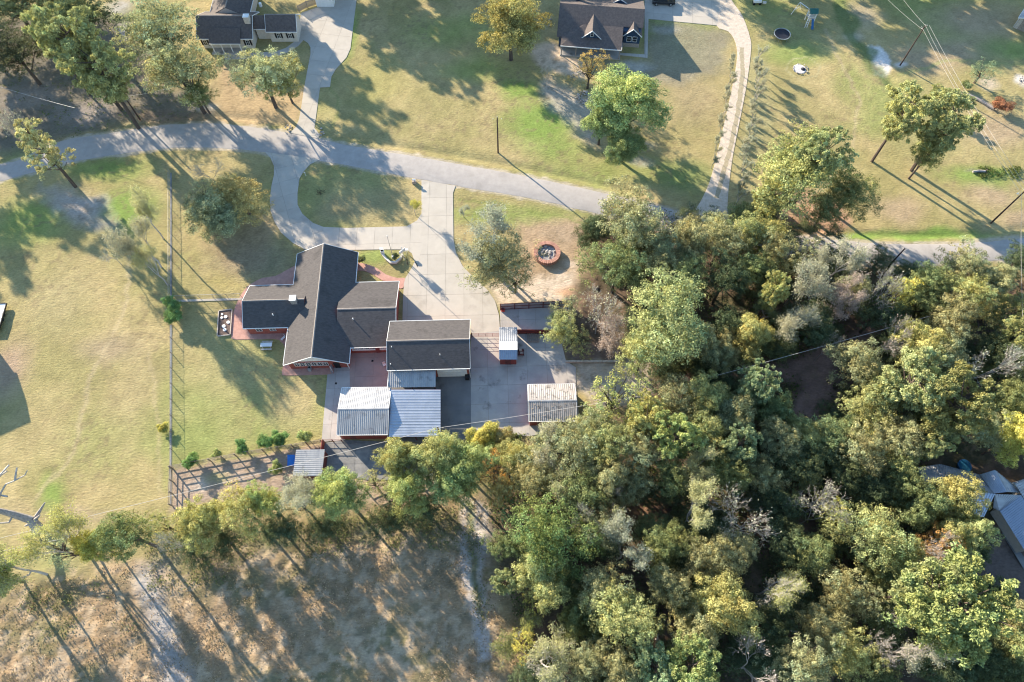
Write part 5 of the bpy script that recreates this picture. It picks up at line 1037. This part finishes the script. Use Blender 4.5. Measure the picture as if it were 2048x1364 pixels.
TREES = [
 # top left
 (165, 38, 66, 14, 'oak', 'dark', 'dark bushy tree with sunlit left rim at the top left'),
 (30, 18, 60, 9, 'oak', 'dark', 'dark evergreen mass in the extreme top left corner'), (95, -18, 60, 9, 'oak', 'dark', 'dark evergreen along the top edge, left of the sunlit-rimmed tree'),
 (35, 112, 50, 12, 'oak', (.125, .135, .075), 'shaded grey-olive tree at the far left edge above the cable'),
 (155, 92, 66, 22, 'pine', 'pine', 'tallest pine of the cluster at top left, above its long trunk'), (205, 150, 58, 19, 'pine', 'pine', 'lower pine of the top left cluster, nearest the road'), (100, 80, 34, 19, 'pine', 'pine', 'small pine crown at the left of the top left cluster'),
 (322, 75, 66, 18, 'oak', 'olive', 'big olive oak left of the ranch house'), (365, 145, 56, 17, 'oak', 'olive', 'olive oak overhanging the porch of the ranch house'), (400, 190, 30, 8, 'oak', 'oak', 'low green tree at the foot of the olive oaks'),
 (525, 150, 56, 14, 'oak', 'pale', 'pale sparse-looking tree in front of the ranch house'), (568, 160, 32, 10, 'leafy', 'bright', 'greener tree touching the right of the sparse pale one'),
 (85, 300, 62, 17, 'pinesparse', 'pale', 'gaunt pine leaning over the road at the left edge'), (40, 262, 30, 14, 'bare', 'grey', 'bare grey twigs beside the gaunt roadside pine'),
 # front yard left
 (425, 430, 52, 9, 'leafy', 'olive', 'dull green oak with thin top on the lawn left of the loop drive'), (405, 385, 36, 9, 'airy', 'pale', 'pale sparse tree top against the dull green oak'), (480, 395, 48, 8, 'oak', 'autumn', 'golden autumn tree beside the loop drive'), (418, 345, 28, 7, 'bare', 'grey', 'thin leafless whitish tree above the golden one'),
 (285, 425, 32, 13, 'wispy', 'pale', 'upper wispy pale tree left of the chain link fence'), (280, 485, 36, 13, 'wispy', 'grey', 'middle wispy grey tree left of the chain link fence'), (300, 530, 28, 11, 'wispy', 'pale', 'lower wispy tree near the chain link fence'), (222, 507, 18, 6, 'bare', 'grey', 'little leafless tree alone on the left lawn'),
 (346, 610, 14, 2.6, 'shrub', 'vivid', 'upper of two vivid green bushes at the fence corner'), (346, 635, 15, 2.6, 'shrub', 'vivid', 'lower of two vivid green bushes at the fence corner'), (326, 856, 9, 1.4, 'shrub', 'yellow', 'tiny yellow bush on the long fence line'),
 # tree row along the bottom field
 (30, 1135, 48, 12, 'wispy', 'bright', 'leftmost green tree of the row, at the left edge'), (-20, 1150, 40, 12, 'leafy', 'lime', 'tree cut by the left edge below the cables'), (125, 1092, 52, 15, 'wispy', 'bright', 'pale feathery tree below the dead trunk'), (120, 1098, 42, 13, 'airy', 'pale', 'pale green tree among the feathery twigs below the dead trunk'),
 (195, 1095, 32, 10, 'leafy', 'yellow', 'small yellow-green tree of the row, right of the feathery one'), (258, 1073, 50, 14, 'oak', 'oak', 'dark green oak in the tree row'), (330, 1052, 30, 10, 'airy', 'bright', 'yellowish tree between the dark oak and the bare one'), (345, 1085, 24, 10, 'bare', 'grey', 'grey leafless tree in the row below the garden corner'),
 (400, 1042, 44, 13, 'leafy', 'bright', 'bright green tree of the row below the garden strip'), (480, 1020, 46, 13, 'oak', 'bright', 'yellow-olive tree of the row, below the middle of the garden'), (525, 1000, 28, 12, 'leafy', 'lime', 'fresh green crown right of the yellow-olive one'),
 (592, 1003, 46, 13, 'wispy', 'grey', 'soft grey willow-like tree below the garden shelter'), (600, 1010, 30, 11, 'airy', 'pale', 'pale green tree inside the grey willow-like one'), (680, 985, 50, 13, 'leafy', 'lime', 'rounded fresh green tree right of the grey willow-like one'), (745, 962, 30, 9, 'airy', 'bright', 'thin light green tree over the old pad corner'),
 (800, 915, 40, 13, 'leafy', 'bright', 'upper yellow-green tree below the carport'), (815, 975, 44, 12, 'leafy', 'lime', 'lower yellow-green tree below the carport'), (885, 910, 46, 15, 'leafy', 'bright', 'tall yellow-green tree right of the carport pole'), (930, 925, 46, 14, 'leafy', 'lime', 'broad yellow-green tree right below the concrete yard'), (900, 965, 44, 12, 'leafy', 'lime', 'lower green tree at the end of the row'),
 (985, 945, 34, 12, 'airy', 'orange', 'rust orange tree at the left end of the wood'), (1000, 985, 30, 10, 'oak', 'autumn', 'brown-gold tree just under the rust orange one'), (965, 878, 26, 4, 'shrub', 'yellow', 'yellow bushes along the lower edge of the concrete yard'), (1000, 872, 20, 3, 'shrub', 'autumn', 'orange-tinged bush at the lower edge of the yard'), (1030, 915, 34, 8, 'leafy', 'bright', 'yellowish tree between the yard and the rust orange tree'),
 # thicket below the row
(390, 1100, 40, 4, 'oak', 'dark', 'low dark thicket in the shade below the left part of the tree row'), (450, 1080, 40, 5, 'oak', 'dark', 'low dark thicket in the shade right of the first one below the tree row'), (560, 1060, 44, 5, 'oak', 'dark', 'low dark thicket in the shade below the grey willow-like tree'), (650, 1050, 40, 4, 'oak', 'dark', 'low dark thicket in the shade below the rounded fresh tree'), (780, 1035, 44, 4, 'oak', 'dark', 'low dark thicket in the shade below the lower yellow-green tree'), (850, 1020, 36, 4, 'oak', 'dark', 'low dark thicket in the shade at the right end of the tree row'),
 # centre
 (985, 490, 56, 12, 'wispy', 'grey', 'grey feathery crown top beside the right driveway'), (1000, 520, 62, 10, 'oak', 'olive', 'grey-green oak over the edge of the right driveway'), (1030, 560, 36, 7, 'airy', 'oak', 'low dark outgrowth of the driveway oak'),
 (827, 412, 13, 4.5, 'wispy', 'yellow', 'slim yellow-green sapling at the corner of the oval lawn'), (926, 420, 11, 3.5, 'wispy', 'grey', 'slim bare sapling right of the right driveway'), (812, 514, 12, 4, 'airy', 'pale', 'pale feathery shrub beside the planter wall'), (722, 519, 7, 1.5, 'shrub', 'oak', 'small dark palm-like shrub at the house corner'), (790, 512, 6, 1.3, 'shrub', 'dark', 'dark little shrub inside the planter wall'),
 (1022, 52, 60, 14, 'leafy', (.40, .34, .125), 'golden olive tree left of the blue house'), (1180, 135, 38, 9, 'airy', 'autumn', 'sparse golden tree in the ring of dark rocks'), (1262, 205, 74, 15, 'leafy', 'lime', 'big bright green tree below the blue house'), (1205, 240, 40, 11, 'leafy', 'lime', 'left lobe tree of the bright green group below the blue house'), (1250, 290, 36, 8, 'leafy', 'lime', 'low bright green tree near the road'), (1095, 150, 16, 6, 'bare', 'grey', 'thin leafless sapling left of the ring of rocks'),
 # right lawns
 (1590, 345, 78, 17, 'oak', (.38, .40, .17), 'broad light pine right of the gravel drive'), (1640, 320, 55, 18, 'pine', 'pine', 'taller pine right behind the broad light one'), (1545, 400, 44, 11, 'pine', 'bright', 'yellowish low pine at the foot of the gravel drive'), (1700, 385, 52, 11, 'oak', 'oak', 'dark olive oak right of the pines'), (1650, 420, 40, 9, 'oak', 'oak', 'low olive oak under the pines above the road'),
 (1812, 225, 52, 18, 'pine', 'pine', 'pine with visible slanting trunk on the right lawn'), (1895, 250, 66, 17, 'pine', 'pine', 'broad pine right of the one with slanting trunk'), (1855, 310, 36, 11, 'oak', 'oak', 'dark low tree between the two lawn pines'), (1872, 186, 13, 5, 'pine', 'bright', 'small bright crown above the two lawn pines'),
 (1965, 145, 30, 4.5, 'airy', 'bluegreen', 'wind-swept low tree near the right edge on sand'), (2003, 211, 15, 2.6, 'shrub', 'rust', 'rusty orange bush beside the rotten log'), (1932, 170, 8, 1.6, 'shrub', 'oak', 'small dark bush at the top end of the rotten log'),
 # garden shrubs
 (384, 920, 13, 2.4, 'shrub', 'vivid', 'leftmost vivid bush on the garden fence'), (434, 908, 8, 1.5, 'shrub', 'lime', 'smallest bush on the garden fence'), (485, 896, 12, 2.4, 'shrub', 'vivid', 'dark vivid bush midway on the garden fence'), (530, 884, 14, 2.4, 'shrub', 'vivid', 'left of the close pair of bushes on the garden fence'), (558, 878, 15, 2.6, 'shrub', 'vivid', 'right of the close pair of bushes on the garden fence'), (612, 873, 12, 2.4, 'shrub', 'lime', 'rightmost bush on the garden fence above the shelter'), (553, 937, 12, 2.2, 'shrub', 'lime', 'bright bush standing inside the garden strip'),
 # yard edge
 (1200, 630, 50, 11, 'bare', 'grey', 'bare silvery tree over the yard wall'), (1135, 620, 42, 8, 'airy', 'pale', 'grey-green tree overhanging the small walled yard'), (1125, 660, 36, 8, 'oak', 'bright', 'rounded olive bush-tree over the corner of the yard wall'), (1205, 680, 44, 7, 'wispy', 'pink', 'brown thicket under the bare silvery tree'), (1165, 695, 24, 4, 'airy', 'bright', 'small shrub tree above the timber beam'),
 (1330, 650, 92, 20, 'oak', (.385, .40, .18), 'huge bright bluish-green tree right of the yard'), (1290, 700, 55, 15, 'oak', 'bright', 'green tree below the left of the huge bright one'), (1400, 690, 40, 12, 'leafy', 'olive', 'olive tree below the right of the huge bright one'),
 (1228, 800, 62, 15, 'airy', 'lime', 'open-branched bright tree over the right metal shed'), (1195, 850, 40, 11, 'oak', 'olive', 'olive tree pressed against the right metal shed'),
 # wood, upper belt
 (1265, 445, 70, 16, 'oak', 'olive', 'large olive oak where the road disappears'), (1235, 535, 52, 13, 'oak', 'oak', 'oak right of the fire pit'), (1320, 520, 48, 13, 'oak', 'olive', 'oak between the road and the huge bright tree'), (1375, 490, 46, 13, 'leafy', 'olive', 'soft olive tree below the mouth of the gravel drive'), (1375, 555, 40, 12, 'oak', 'oak', 'oak touching the top of the huge bright tree'),
 (1445, 480, 46, 12, 'oak', 'olive', 'olive tree just right of the gravel drive mouth'), (1500, 470, 44, 12, 'leafy', 'bright', 'brighter tree along the hidden road, second from the gravel drive'), (1550, 505, 40, 12, 'oak', 'olive', 'roadside olive tree below the light pine'), (1610, 512, 38, 12, 'airy', 'olive', 'loose roadside tree below the dark olive oak'), (1450, 560, 50, 13, 'oak', 'dark', 'dark tree between the huge bright tree and the narrow pine'), (1545, 585, 30, 14, 'pine', 'bright', 'narrow bright pine deep in the upper wood'), (1510, 540, 40, 11, 'oak', 'oak', 'oak above the narrow bright pine'), (1600, 570, 48, 12, 'wispy', 'grey', 'smoky grey tree right of the narrow bright pine'),
 (1660, 548, 40, 12, 'wispy', 'grey', 'grey hazy tree beside the road end'), (1705, 585, 38, 12, 'oak', 'olive', 'olive tree below the pole over the road'), (1690, 610, 40, 11, 'wispy', 'pink', 'pinkish bare tree in the upper wood'), (1755, 590, 36, 12, 'bare', 'grey', 'white dead branches in the middle of the upper wood'), (1795, 590, 40, 13, 'airy', 'yellow', 'yellowish tree right of the white dead branches'), (1755, 630, 46, 10, 'oak', 'dark', 'dark tree just above the shaded track'), (1855, 568, 42, 13, 'oak', 'oak', 'oak below the road near the right edge'), (1840, 600, 44, 11, 'oak', 'oak', 'dark oak beside the end of the track'),
 (1925, 535, 42, 13, 'oak', 'olive', 'olive tree overhanging the road at right'), (1975, 570, 38, 12, 'leafy', 'olive', 'tree under the road cables at right'), (1925, 595, 44, 13, 'oak', 'bright', 'pale olive tree left of the cables'), (1895, 640, 46, 13, 'oak', 'olive', 'olive tree right of the track end'), (1960, 630, 46, 12, 'airy', 'autumn', 'brownish tree near the right edge above the yellow pine'), (2035, 625, 32, 10, 'oak', 'bright', 'tree at the right edge just under the road'), (2035, 670, 38, 13, 'pine', 'bright', 'yellow-green pine at the right edge'), (2020, 740, 40, 12, 'oak', 'dark', 'dark tree at the right edge under the yellow-green pine'),
 (1455, 650, 38, 10, 'oak', 'dark', 'dark tree right of the huge bright one'), (1445, 705, 34, 9, 'leafy', 'olive', 'tree at the left end of the track clearing'), (1500, 672, 36, 12, 'leafy', 'bright', 'rounded bright crown above the track'), (1575, 650, 44, 10, 'wispy', 'grey', 'grey brown thicket above the track'), (1560, 700, 34, 8, 'oak', 'dark', 'low dark tree on the edge of the track'), (1630, 655, 40, 10, 'oak', 'dark', 'dark crown over the middle of the track'), (1650, 700, 20, 7, 'bare', 'grey', 'small bleached snag at the track'),
 # wood, right middle
 (1715, 735, 52, 14, 'oak', 'olive', 'olive tree right of the brown clearing'), (1740, 810, 50, 13, 'oak', 'bright', 'yellow-green tree below it, right of the clearing'), (1775, 690, 34, 12, 'bare', 'pink', 'pinkish bare twigs above the big pale pine'), (1830, 690, 46, 13, 'leafy', 'bright', 'bright tree right of the pinkish bare twigs'), (1880, 710, 46, 13, 'oak', 'olive', 'olive tree above the big pale pine'), (1825, 770, 66, 18, 'pine', 'pine', 'left half of the big pale pine group'), (1895, 820, 74, 19, 'pine', (.29, .30, .13), 'largest pale pine of the right middle wood'), (1965, 745, 46, 12, 'bare', 'grey', 'grey leafless crown at right middle'), (1985, 700, 36, 10, 'oak', 'dark', 'dark tree behind the grey leafless crown'), (2020, 800, 46, 12, 'oak', 'oak', 'green tree below the grey leafless crown'), (2025, 880, 40, 12, 'leafy', 'yellow', 'golden green tree above the farmhouse'), (1955, 862, 40, 12, 'oak', 'olive', 'olive tree overhanging the farmhouse yard'), (1862, 895, 28, 13, 'pine', 'pine', 'pine sprays just above the farmhouse roof'),
 # wood, centre band below the track
 (1512, 772, 42, 14, 'pine', 'bluegreen', 'bluish pine left of the brown clearing'), (1540, 820, 40, 12, 'oak', 'oak', 'dull tree below the bluish pine'), (1410, 800, 46, 14, 'leafy', 'bright', 'pale green tree under the track, left part'), (1345, 810, 50, 14, 'oak', 'olive', 'olive tree right of the drum'), (1460, 830, 44, 13, 'leafy', 'olive', 'tree between the pale green and the bluish pine'), (1290, 840, 46, 14, 'pine', 'bright', 'leafy bright tree left of the slanting trunk'),
 (1140, 900, 52, 13, 'oak', 'olive', 'olive tree below the left end of the right metal shed'), (1090, 895, 40, 11, 'wispy', 'grey', 'grey twiggy tree at the lower left corner of the right metal shed'), (1215, 895, 52, 14, 'oak', 'bright', 'fresh tree below the right end of the right metal shed'), (1280, 905, 48, 14, 'oak', 'olive', 'oak left of the dark slanting trunk'), (1350, 880, 50, 15, 'pine', 'lime', 'tall pale pine in the centre of the wood'), (1405, 870, 48, 14, 'oak', 'bright', 'tree right of the tall pale pine'), (1480, 895, 46, 13, 'pine', 'bluegreen', 'greenish blue pine right of the centre'), (1555, 880, 44, 12, 'oak', 'olive', 'olive tree below the brown clearing'), (1605, 870, 40, 11, 'leafy', 'bright', 'bright tree at the foot of the brown clearing'), (1665, 880, 50, 12, 'oak', 'oak', 'dark olive tree right of the clearing foot'), (1720, 900, 50, 13, 'oak', 'olive', 'olive tree left of the pale pine group'), (1790, 880, 46, 13, 'oak', 'olive', 'tree below the left of the pale pine group'), (1800, 950, 44, 12, 'oak', 'oak', 'oak left of the farmhouse roof'), (1610, 930, 46, 11, 'oak', 'dark', 'dark crown in the shaded heart of the wood'), (1680, 945, 42, 11, 'oak', 'dark', 'dark crown left of the shady bare patch'), (1750, 985, 44, 10, 'oak', 'dark', 'dark low tree left of the farmhouse'),
 (1070, 960, 50, 12, 'oak', 'olive', 'olive tree right of the rust orange one'), (1120, 970, 46, 12, 'wispy', 'pale', 'pale haze-like tree right of the rust orange group'), (1160, 990, 50, 13, 'oak', 'oak', 'oak in the left wood above the big green dome'), (1215, 960, 46, 13, 'leafy', 'olive', 'rounded tree in the left centre of the wood'), (1265, 970, 40, 11, 'oak', 'olive', 'tree above the red-brown forest gap'), (1230, 1010, 26, 9, 'bare', 'pink', 'pinkish bare twigs above the red-brown forest gap'), (1340, 950, 44, 12, 'oak', 'oak', 'dark green tree right of the slanting trunk'), (1395, 950, 40, 12, 'wispy', 'pale', 'pale wispy tree in the centre of the wood'), (1450, 950, 44, 12, 'oak', 'oak', 'oak below the greenish blue pine'), (1520, 950, 40, 11, 'oak', 'olive', 'olive oak left of the dark heart of the wood'),
 # wood, lower left
 (1095, 1070, 70, 16, 'oak', (.19, .235, .085), 'big domed green tree at the left edge of the wood'), (1080, 1150, 52, 13, 'leafy', 'bright', 'yellow-green tree under the big dome'), (1010, 1090, 36, 11, 'oak', 'oak', 'oak at the wood edge left of the big dome'), (1008, 1165, 30, 9, 'pine', 'pine', 'light green pine at the wood edge beside the field'), (1065, 1212, 28, 8, 'airy', 'yellow', 'golden shrub-tree at the wood edge'), (1155, 1040, 24, 12, 'bare', 'grey', 'small white bare tree right of the big dome'), (1195, 1060, 46, 13, 'oak', 'olive', 'olive tree right of the small white bare one'), (1250, 1100, 46, 12, 'wispy', 'grey', 'ghostly grey tree in the lower left wood'), (1200, 1180, 50, 13, 'oak', 'olive', 'olive tree right of the yellow-green one'), (1245, 1235, 62, 15, 'oak', 'bright', 'large yellowish tree low in the left wood'), (1150, 1240, 30, 9, 'leafy', 'oak', 'small tree in the dark gap left of the large yellowish one'), (1330, 1090, 46, 13, 'oak', 'oak', 'tree in the middle of the lower wood left of the grey bare pair'), (1335, 1175, 46, 13, 'oak', 'olive', 'tree above the bright pine of the bottom edge'), (1385, 1030, 44, 14, 'wispy', 'pale', 'pale birch-like tree with white stem'), (1400, 1120, 40, 12, 'oak', 'olive', 'olive tree below the birch-like one'), (1460, 1110, 50, 13, 'oak', 'olive', 'olive tree below the big grey bare crown'),
 (1480, 1035, 54, 14, 'bare', 'grey', 'big grey bare crown in the centre of the lower wood'), (1445, 1205, 58, 14, 'leafy', 'bright', 'bright yellow-green tree in the lower centre'), (1385, 1265, 46, 13, 'oak', 'olive', 'tree left below the bright yellow-green one'), (1380, 1325, 56, 14, 'pine', 'lime', 'bright tufted pine at the bottom edge'), (1305, 1330, 46, 12, 'pine', 'bluegreen', 'bluish pine at the bottom edge'), (1185, 1320, 46, 12, 'oak', 'olive', 'oak at the bottom edge right of the pale bare tree'), (1085, 1320, 52, 12, 'wispy', 'pale', 'pale half-bare tree at the bottom edge of the wood'), (1045, 1290, 30, 8, 'airy', 'yellow', 'golden haze shrub at the wood edge near the bottom'), (1095, 1330, 40, 12, 'bare', 'grey', 'white bare branches inside the pale tree at the bottom edge'), (1240, 1345, 40, 12, 'leafy', 'olive', 'crown cut by the bottom edge left of the bluish pine'),
 # wood, lower right
 (1500, 1335, 54, 12, 'bare', 'pink', 'reddish bare thicket at the bottom edge'), (1545, 1175, 36, 12, 'wispy', 'bright', 'half bare tree with white twigs in the lower right wood'), (1545, 1195, 36, 13, 'bare', 'grey', 'bleached bare crown beside the half bare one'), (1635, 1028, 46, 13, 'bare', 'grey', 'white leafless crown left of the fence posts'), (1655, 1020, 34, 11, 'airy', 'yellow', 'yellow sprays among the white leafless crown'), (1560, 1080, 40, 11, 'oak', 'dark', 'dark tree right of the big grey bare crown'), (1620, 1110, 48, 12, 'oak', 'oak', 'green tree under the white leafless crown'), (1560, 1010, 36, 10, 'oak', 'dark', 'dark crown left of the white leafless one'), (1740, 1080, 60, 15, 'oak', 'bright', 'broad pale olive tree right of the white leafless crown'), (1800, 1110, 36, 11, 'oak', 'oak', 'oak between the pale olive and the orange tree'), (1680, 1180, 46, 13, 'oak', 'olive', 'olive tree under the broad pale olive one'), (1730, 1200, 44, 12, 'airy', 'olive', 'twiggy olive tree left of the huge pale pine'), (1650, 1255, 44, 12, 'leafy', 'olive', 'soft olive tree in the lower right wood'), (1690, 1300, 50, 13, 'oak', 'bright', 'yellowish tree near the bottom edge'), (1605, 1325, 56, 14, 'oak', 'olive', 'olive tree at the bottom edge right of the reddish thicket'), (1870, 1085, 44, 11, 'airy', 'orange', 'orange brown tree below the farmhouse'), (1845, 1090, 36, 10, 'bare', 'pink', 'bare twigs in the orange brown tree'), (1908, 1000, 46, 13, 'leafy', 'bright', 'rounded bright tree covering the farmhouse corner'), (1925, 1065, 38, 12, 'leafy', 'bright', 'lower bright tree beside the farmhouse'), (1845, 1010, 40, 12, 'leafy', 'oak', 'green tree left of the rounded bright one'), (1925, 1110, 24, 8, 'oak', 'olive', 'small crown between the orange tree and the shaded yard'),
 (1890, 1210, 104, 20, 'pine', (.29, .315, .12), 'huge pale pine near the lower right corner'), (1840, 1180, 60, 18, 'pine', 'pine', 'left part of the huge pale pine group'), (1800, 1225, 34, 11, 'bare', 'grey', 'bare branches left of the huge pale pine'), (1765, 1290, 44, 11, 'bare', 'pink', 'brown bare thicket below left of the huge pale pine'), (1840, 1320, 46, 11, 'wispy', 'grey', 'grey wispy tree under the huge pale pine'), (1950, 1320, 50, 10, 'oak', 'dark', 'dark tree at the bottom edge near the right corner'), (2020, 1230, 36, 11, 'oak', 'olive', 'olive tree at the right edge below the shaded yard'), (2035, 1290, 40, 11, 'oak', 'bright', 'greener tree at the right edge near the corner'), (1890, 1350, 44, 10, 'oak', 'dark', 'dark crown cut by the bottom edge under the huge pine'), (1550, 1260, 36, 10, 'oak', 'dark', 'dark gap tree right of the bright yellow-green one'), (1760, 1350, 40, 10, 'oak', 'dark', 'dark crown cut by the bottom edge, centre right'), (2010, 1350, 50, 11, 'oak', 'dark', 'dark crown filling the bottom right corner'),
]
for row in TREES: tree(*row)
# avenue of young trees along the gravel drive
def along(pts, n):
    w_ = PP(pts); L_ = [0]
    for a, b in zip(w_[:-1], w_[1:]): L_.append(L_[-1]+math.hypot(b[0]-a[0], b[1]-a[1]))
    for i in range(n):
        s = L_[-1]*(i+.5)/n
        for k in range(len(w_)-1):
            if L_[k+1] >= s: f_ = (s-L_[k])/(L_[k+1]-L_[k]); yield (w_[k][0]+f_*(w_[k+1][0]-w_[k][0]), w_[k][1]+f_*(w_[k+1][1]-w_[k][1])); break
for x, y in along([(1512, 120), (1509, 200), (1495, 280), (1480, 350), (1470, 420)], 17): tree(0, 0, TR.uniform(1.1, 1.5), TR.uniform(3.8, 4.8), 'column', 'grey', 'slim feathery young tree in the row right of the gravel drive', 'young trees right of the gravel drive', world=(x, y))
for x, y in along([(1462, 130), (1452, 200), (1438, 270), (1420, 345)], 13): tree(0, 0, TR.uniform(.8, 1.1), TR.uniform(3.2, 4.0), 'column', 'grey', 'slim feathery young tree in the row left of the gravel drive', 'young trees left of the gravel drive', world=(x, y))
# trees standing just outside the frame, whose long shadows cross the lawns
OUT = [(-46, 150, 6, 17), (-34, 156, 7, 19), (-26, 148, 6, 15), (-38, 168, 7, 20), (-17, 160, 6.5, 18), (-60, 160, 7, 18), (-8, 170, 6, 18), (-74, 152, 6, 16),
       (60, 150, 6, 14), (50, 160, 7, 18), (70, 158, 6.5, 17), (84, 152, 6.5, 16), (96, 156, 7, 18), (38, 158, 6, 15), (92, 166, 7, 20), (110, 152, 6, 14), (76, 168, 7, 19), (22, 164, 5, 14),
       (-46, 176, 8, 24), (-30, 178, 8, 24), (-54, 166, 7, 22), (4, 152, 5, 14), (58, 172, 8, 22), (104, 176, 8, 24), (46, 150, 5, 13), (120, 160, 7, 18), (-134, 104, 7, 18), (-122, 116, 7, 19), (-124, 132, 7, 18), (-118, 96, 5, 13), (-72, 148, 7, 20)]
for x, y, r, h in OUT: tree(0, 0, r, h, 'oak' if h < 17 else 'pine', 'olive', 'tree standing outside the frame, seen only by its long shadow', 'trees outside the frame', world=(x, y))
# understory filling the dark gaps of the wood
wp = PP(WOOD); hole = [PP(q) for q in ([(1330, 765), (1480, 735), (1600, 715), (1700, 680), (1840, 640), (1850, 655), (1740, 695), (1670, 720), (1668, 790), (1640, 850), (1595, 830), (1595, 755), (1480, 765)], [(1830, 900), (2200, 900), (2200, 1250), (1980, 1200), (1930, 1090), (1830, 1000)], [(1100, 560), (1240, 560), (1300, 740), (1300, 830), (1100, 830)])]
def inpoly(x, y, poly):
    c = False
    for i in range(len(poly)):
        (x0, y0), (x1, y1) = poly[i-1], poly[i]
        if (y0 > y) != (y1 > y) and x < (x1-x0)*(y-y0)/(y1-y0)+x0: c = not c
    return c
ur = random.Random(21); cnt = 0; spots = []
while cnt < 190:
    x, y = ur.uniform(0, 108), ur.uniform(-8, 82)
    if not inpoly(x, y, wp) or any(inpoly(x, y, h) for h in hole) or any((x-a)**2+(y-b)**2 < 12 for a, b in spots): cnt += .05; continue
    spots.append((x, y)); cnt += 1
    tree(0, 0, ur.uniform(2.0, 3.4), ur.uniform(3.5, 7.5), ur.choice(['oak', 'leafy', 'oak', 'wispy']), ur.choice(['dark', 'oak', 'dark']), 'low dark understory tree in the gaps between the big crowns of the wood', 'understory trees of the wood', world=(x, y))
# undergrowth, weeds and dry tufts (uncountable)
def scatter(name, polys, n, size, cols, seed, up=.6, zmax=.5, excl=(), m='grassblade', clump=.5, per=6):
    r_ = np.random.default_rng(seed); C_ = []; T_ = []
    for poly, wgt in polys:
        w_ = PP(poly); xs_ = [p[0] for p in w_]; ys_ = [p[1] for p in w_]; k = int(n*wgt)
        X = r_.uniform(max(min(xs_), -110), min(max(xs_), 125), k*3); Y = r_.uniform(max(min(ys_), -8), max(ys_), k*3); msk, _ = polymask(X, Y, w_, .1)
        den = fbm(X, Y, 4, seed % 7+60, 3); ok = (msk > .5) & (r_.random(len(X)) < np.clip((den-.35)*4, .05, 1))
        for e in excl: m2, _ = polymask(X, Y, PP(e), .1); ok &= m2 < .5
        X = X[ok][:k]; Y = Y[ok][:k]; pal = np.array(cols); cc = pal[r_.integers(0, len(cols), len(X))]
        for j in range(per):
            C_.append(np.stack([X+r_.normal(size=len(X))*clump*.5, Y+r_.normal(size=len(X))*clump*.5, r_.random(len(X))*zmax], 1)); T_.append(cc*r_.uniform(.7, 1.3, (len(X), 1)))
    C_ = np.concatenate(C_); T_ = np.concatenate(T_); n = len(C_); d = ball(r_, n)+np.array([0, 0, up])
    me = quads(name, C_, d, r_.uniform(.6, 1.4, n)*size, .5, T_, M[m], seed); o = ob(name, me); stuff(o); return o
scatter('dry_grass', [(BRUSH, 1)], 5000, .22, [(.38, .275, .165), (.28, .20, .115), (.45, .335, .21), (.22, .18, .09)], 101, .3, .35, clump=.7, per=5)
scatter('green_weeds', [([(480, 1060), (950, 1000), (960, 1090), (600, 1120)], .5), ([(290, 1060), (560, 1050), (480, 1160), (300, 1180)], .3), ([(0, 1180), (200, 1160), (280, 1260), (0, 1300)], .2), ([(930, 1010), (960, 1010), (985, 1250), (950, 1260)], .1)], 1500, .26, [(.17, .19, .07), (.22, .22, .09), (.13, .15, .06)], 103, .3, .5, clump=.8)
scatter('undergrowth', [(WOOD, 1)], 12000, .36, [(.09, .12, .035), (.12, .14, .05), (.06, .085, .03), (.18, .13, .08)], 105, .4, 1.3, excl=[[(1300, 762), (1480, 735), (1600, 715), (1700, 680), (1840, 640), (1850, 655), (1740, 695), (1670, 720), (1660, 790), (1640, 850), (1600, 830), (1595, 755), (1480, 765), (1300, 795)], [(1830, 900), (2200, 900), (2200, 1250), (1980, 1200), (1930, 1090)], PAD_B, [(1095, 560), (1300, 560), (1300, 830), (1095, 830)]], clump=1.2, per=6)
scatter('creeping_weeds', [([(1955, 335), (2040, 335), (2035, 358), (1960, 356)], .2), ([(950, 866), (1050, 870), (1010, 890), (950, 885)], .3), ([(655, 545), (700, 520), (690, 560), (600, 568)], .15), ([(0, 40), (110, 30), (420, 200), (400, 235), (0, 310)], .35)], 1500, .26, [(.13, .18, .05), (.20, .21, .08), (.10, .12, .05)], 107, .4, .35)
# leaning dead tree at the left edge
c = P(88, 1068); t = thing('dead_tree', 'grey dead tree with split root end lying toward the left edge above the cables', 'tree', (c[0], c[1], 0))
def D_(u, v, z): x, y = P(u, v, z); return (x-c[0], y-c[1], z)
MB().path([D_(80, 1062, .3), D_(62, 1040, 1.6), D_(25, 1028, 3.4), D_(-15, 1018, 5.2), D_(-60, 1000, 7)], [.95, .62, .5, .38, .25], 10).build('trunk', M['deadwood'], t)
rt = MB()
for (u, v, z) in [(90, 1005, 2.2), (72, 1060, .1), (86, 1075, 0), (76, 1040, 1.9), (50, 1052, .4), (80, 1030, 2.4)]: rt.tube(D_(66, 1044, 1.3), D_(u, v, z), .42, .1, 6)
rt.build('roots', M['deadwood'], t)
for pth in ([(28, 1028, 3.3), (18, 1045, 3.4), (0, 1046, 3.9)], [(-10, 1020, 4.8), (2, 985, 6.5), (12, 968, 7), (30, 961, 7.4), (50, 950, 8), (55, 940, 8.4)], [(-30, 1000, 6), (0, 950, 8), (18, 930, 9)], [(-30, 990, 6), (0, 952, 7), (14, 942, 7.4)], [(30, 961, 7.4), (32, 945, 8), (34, 935, 8.2)], [(0, 990, 6), (15, 993, 6.4)]):
    MB().path([D_(*q) for q in pth], [.16-.02*i for i in range(len(pth))], 5).build('branch', M['greybark'], t)
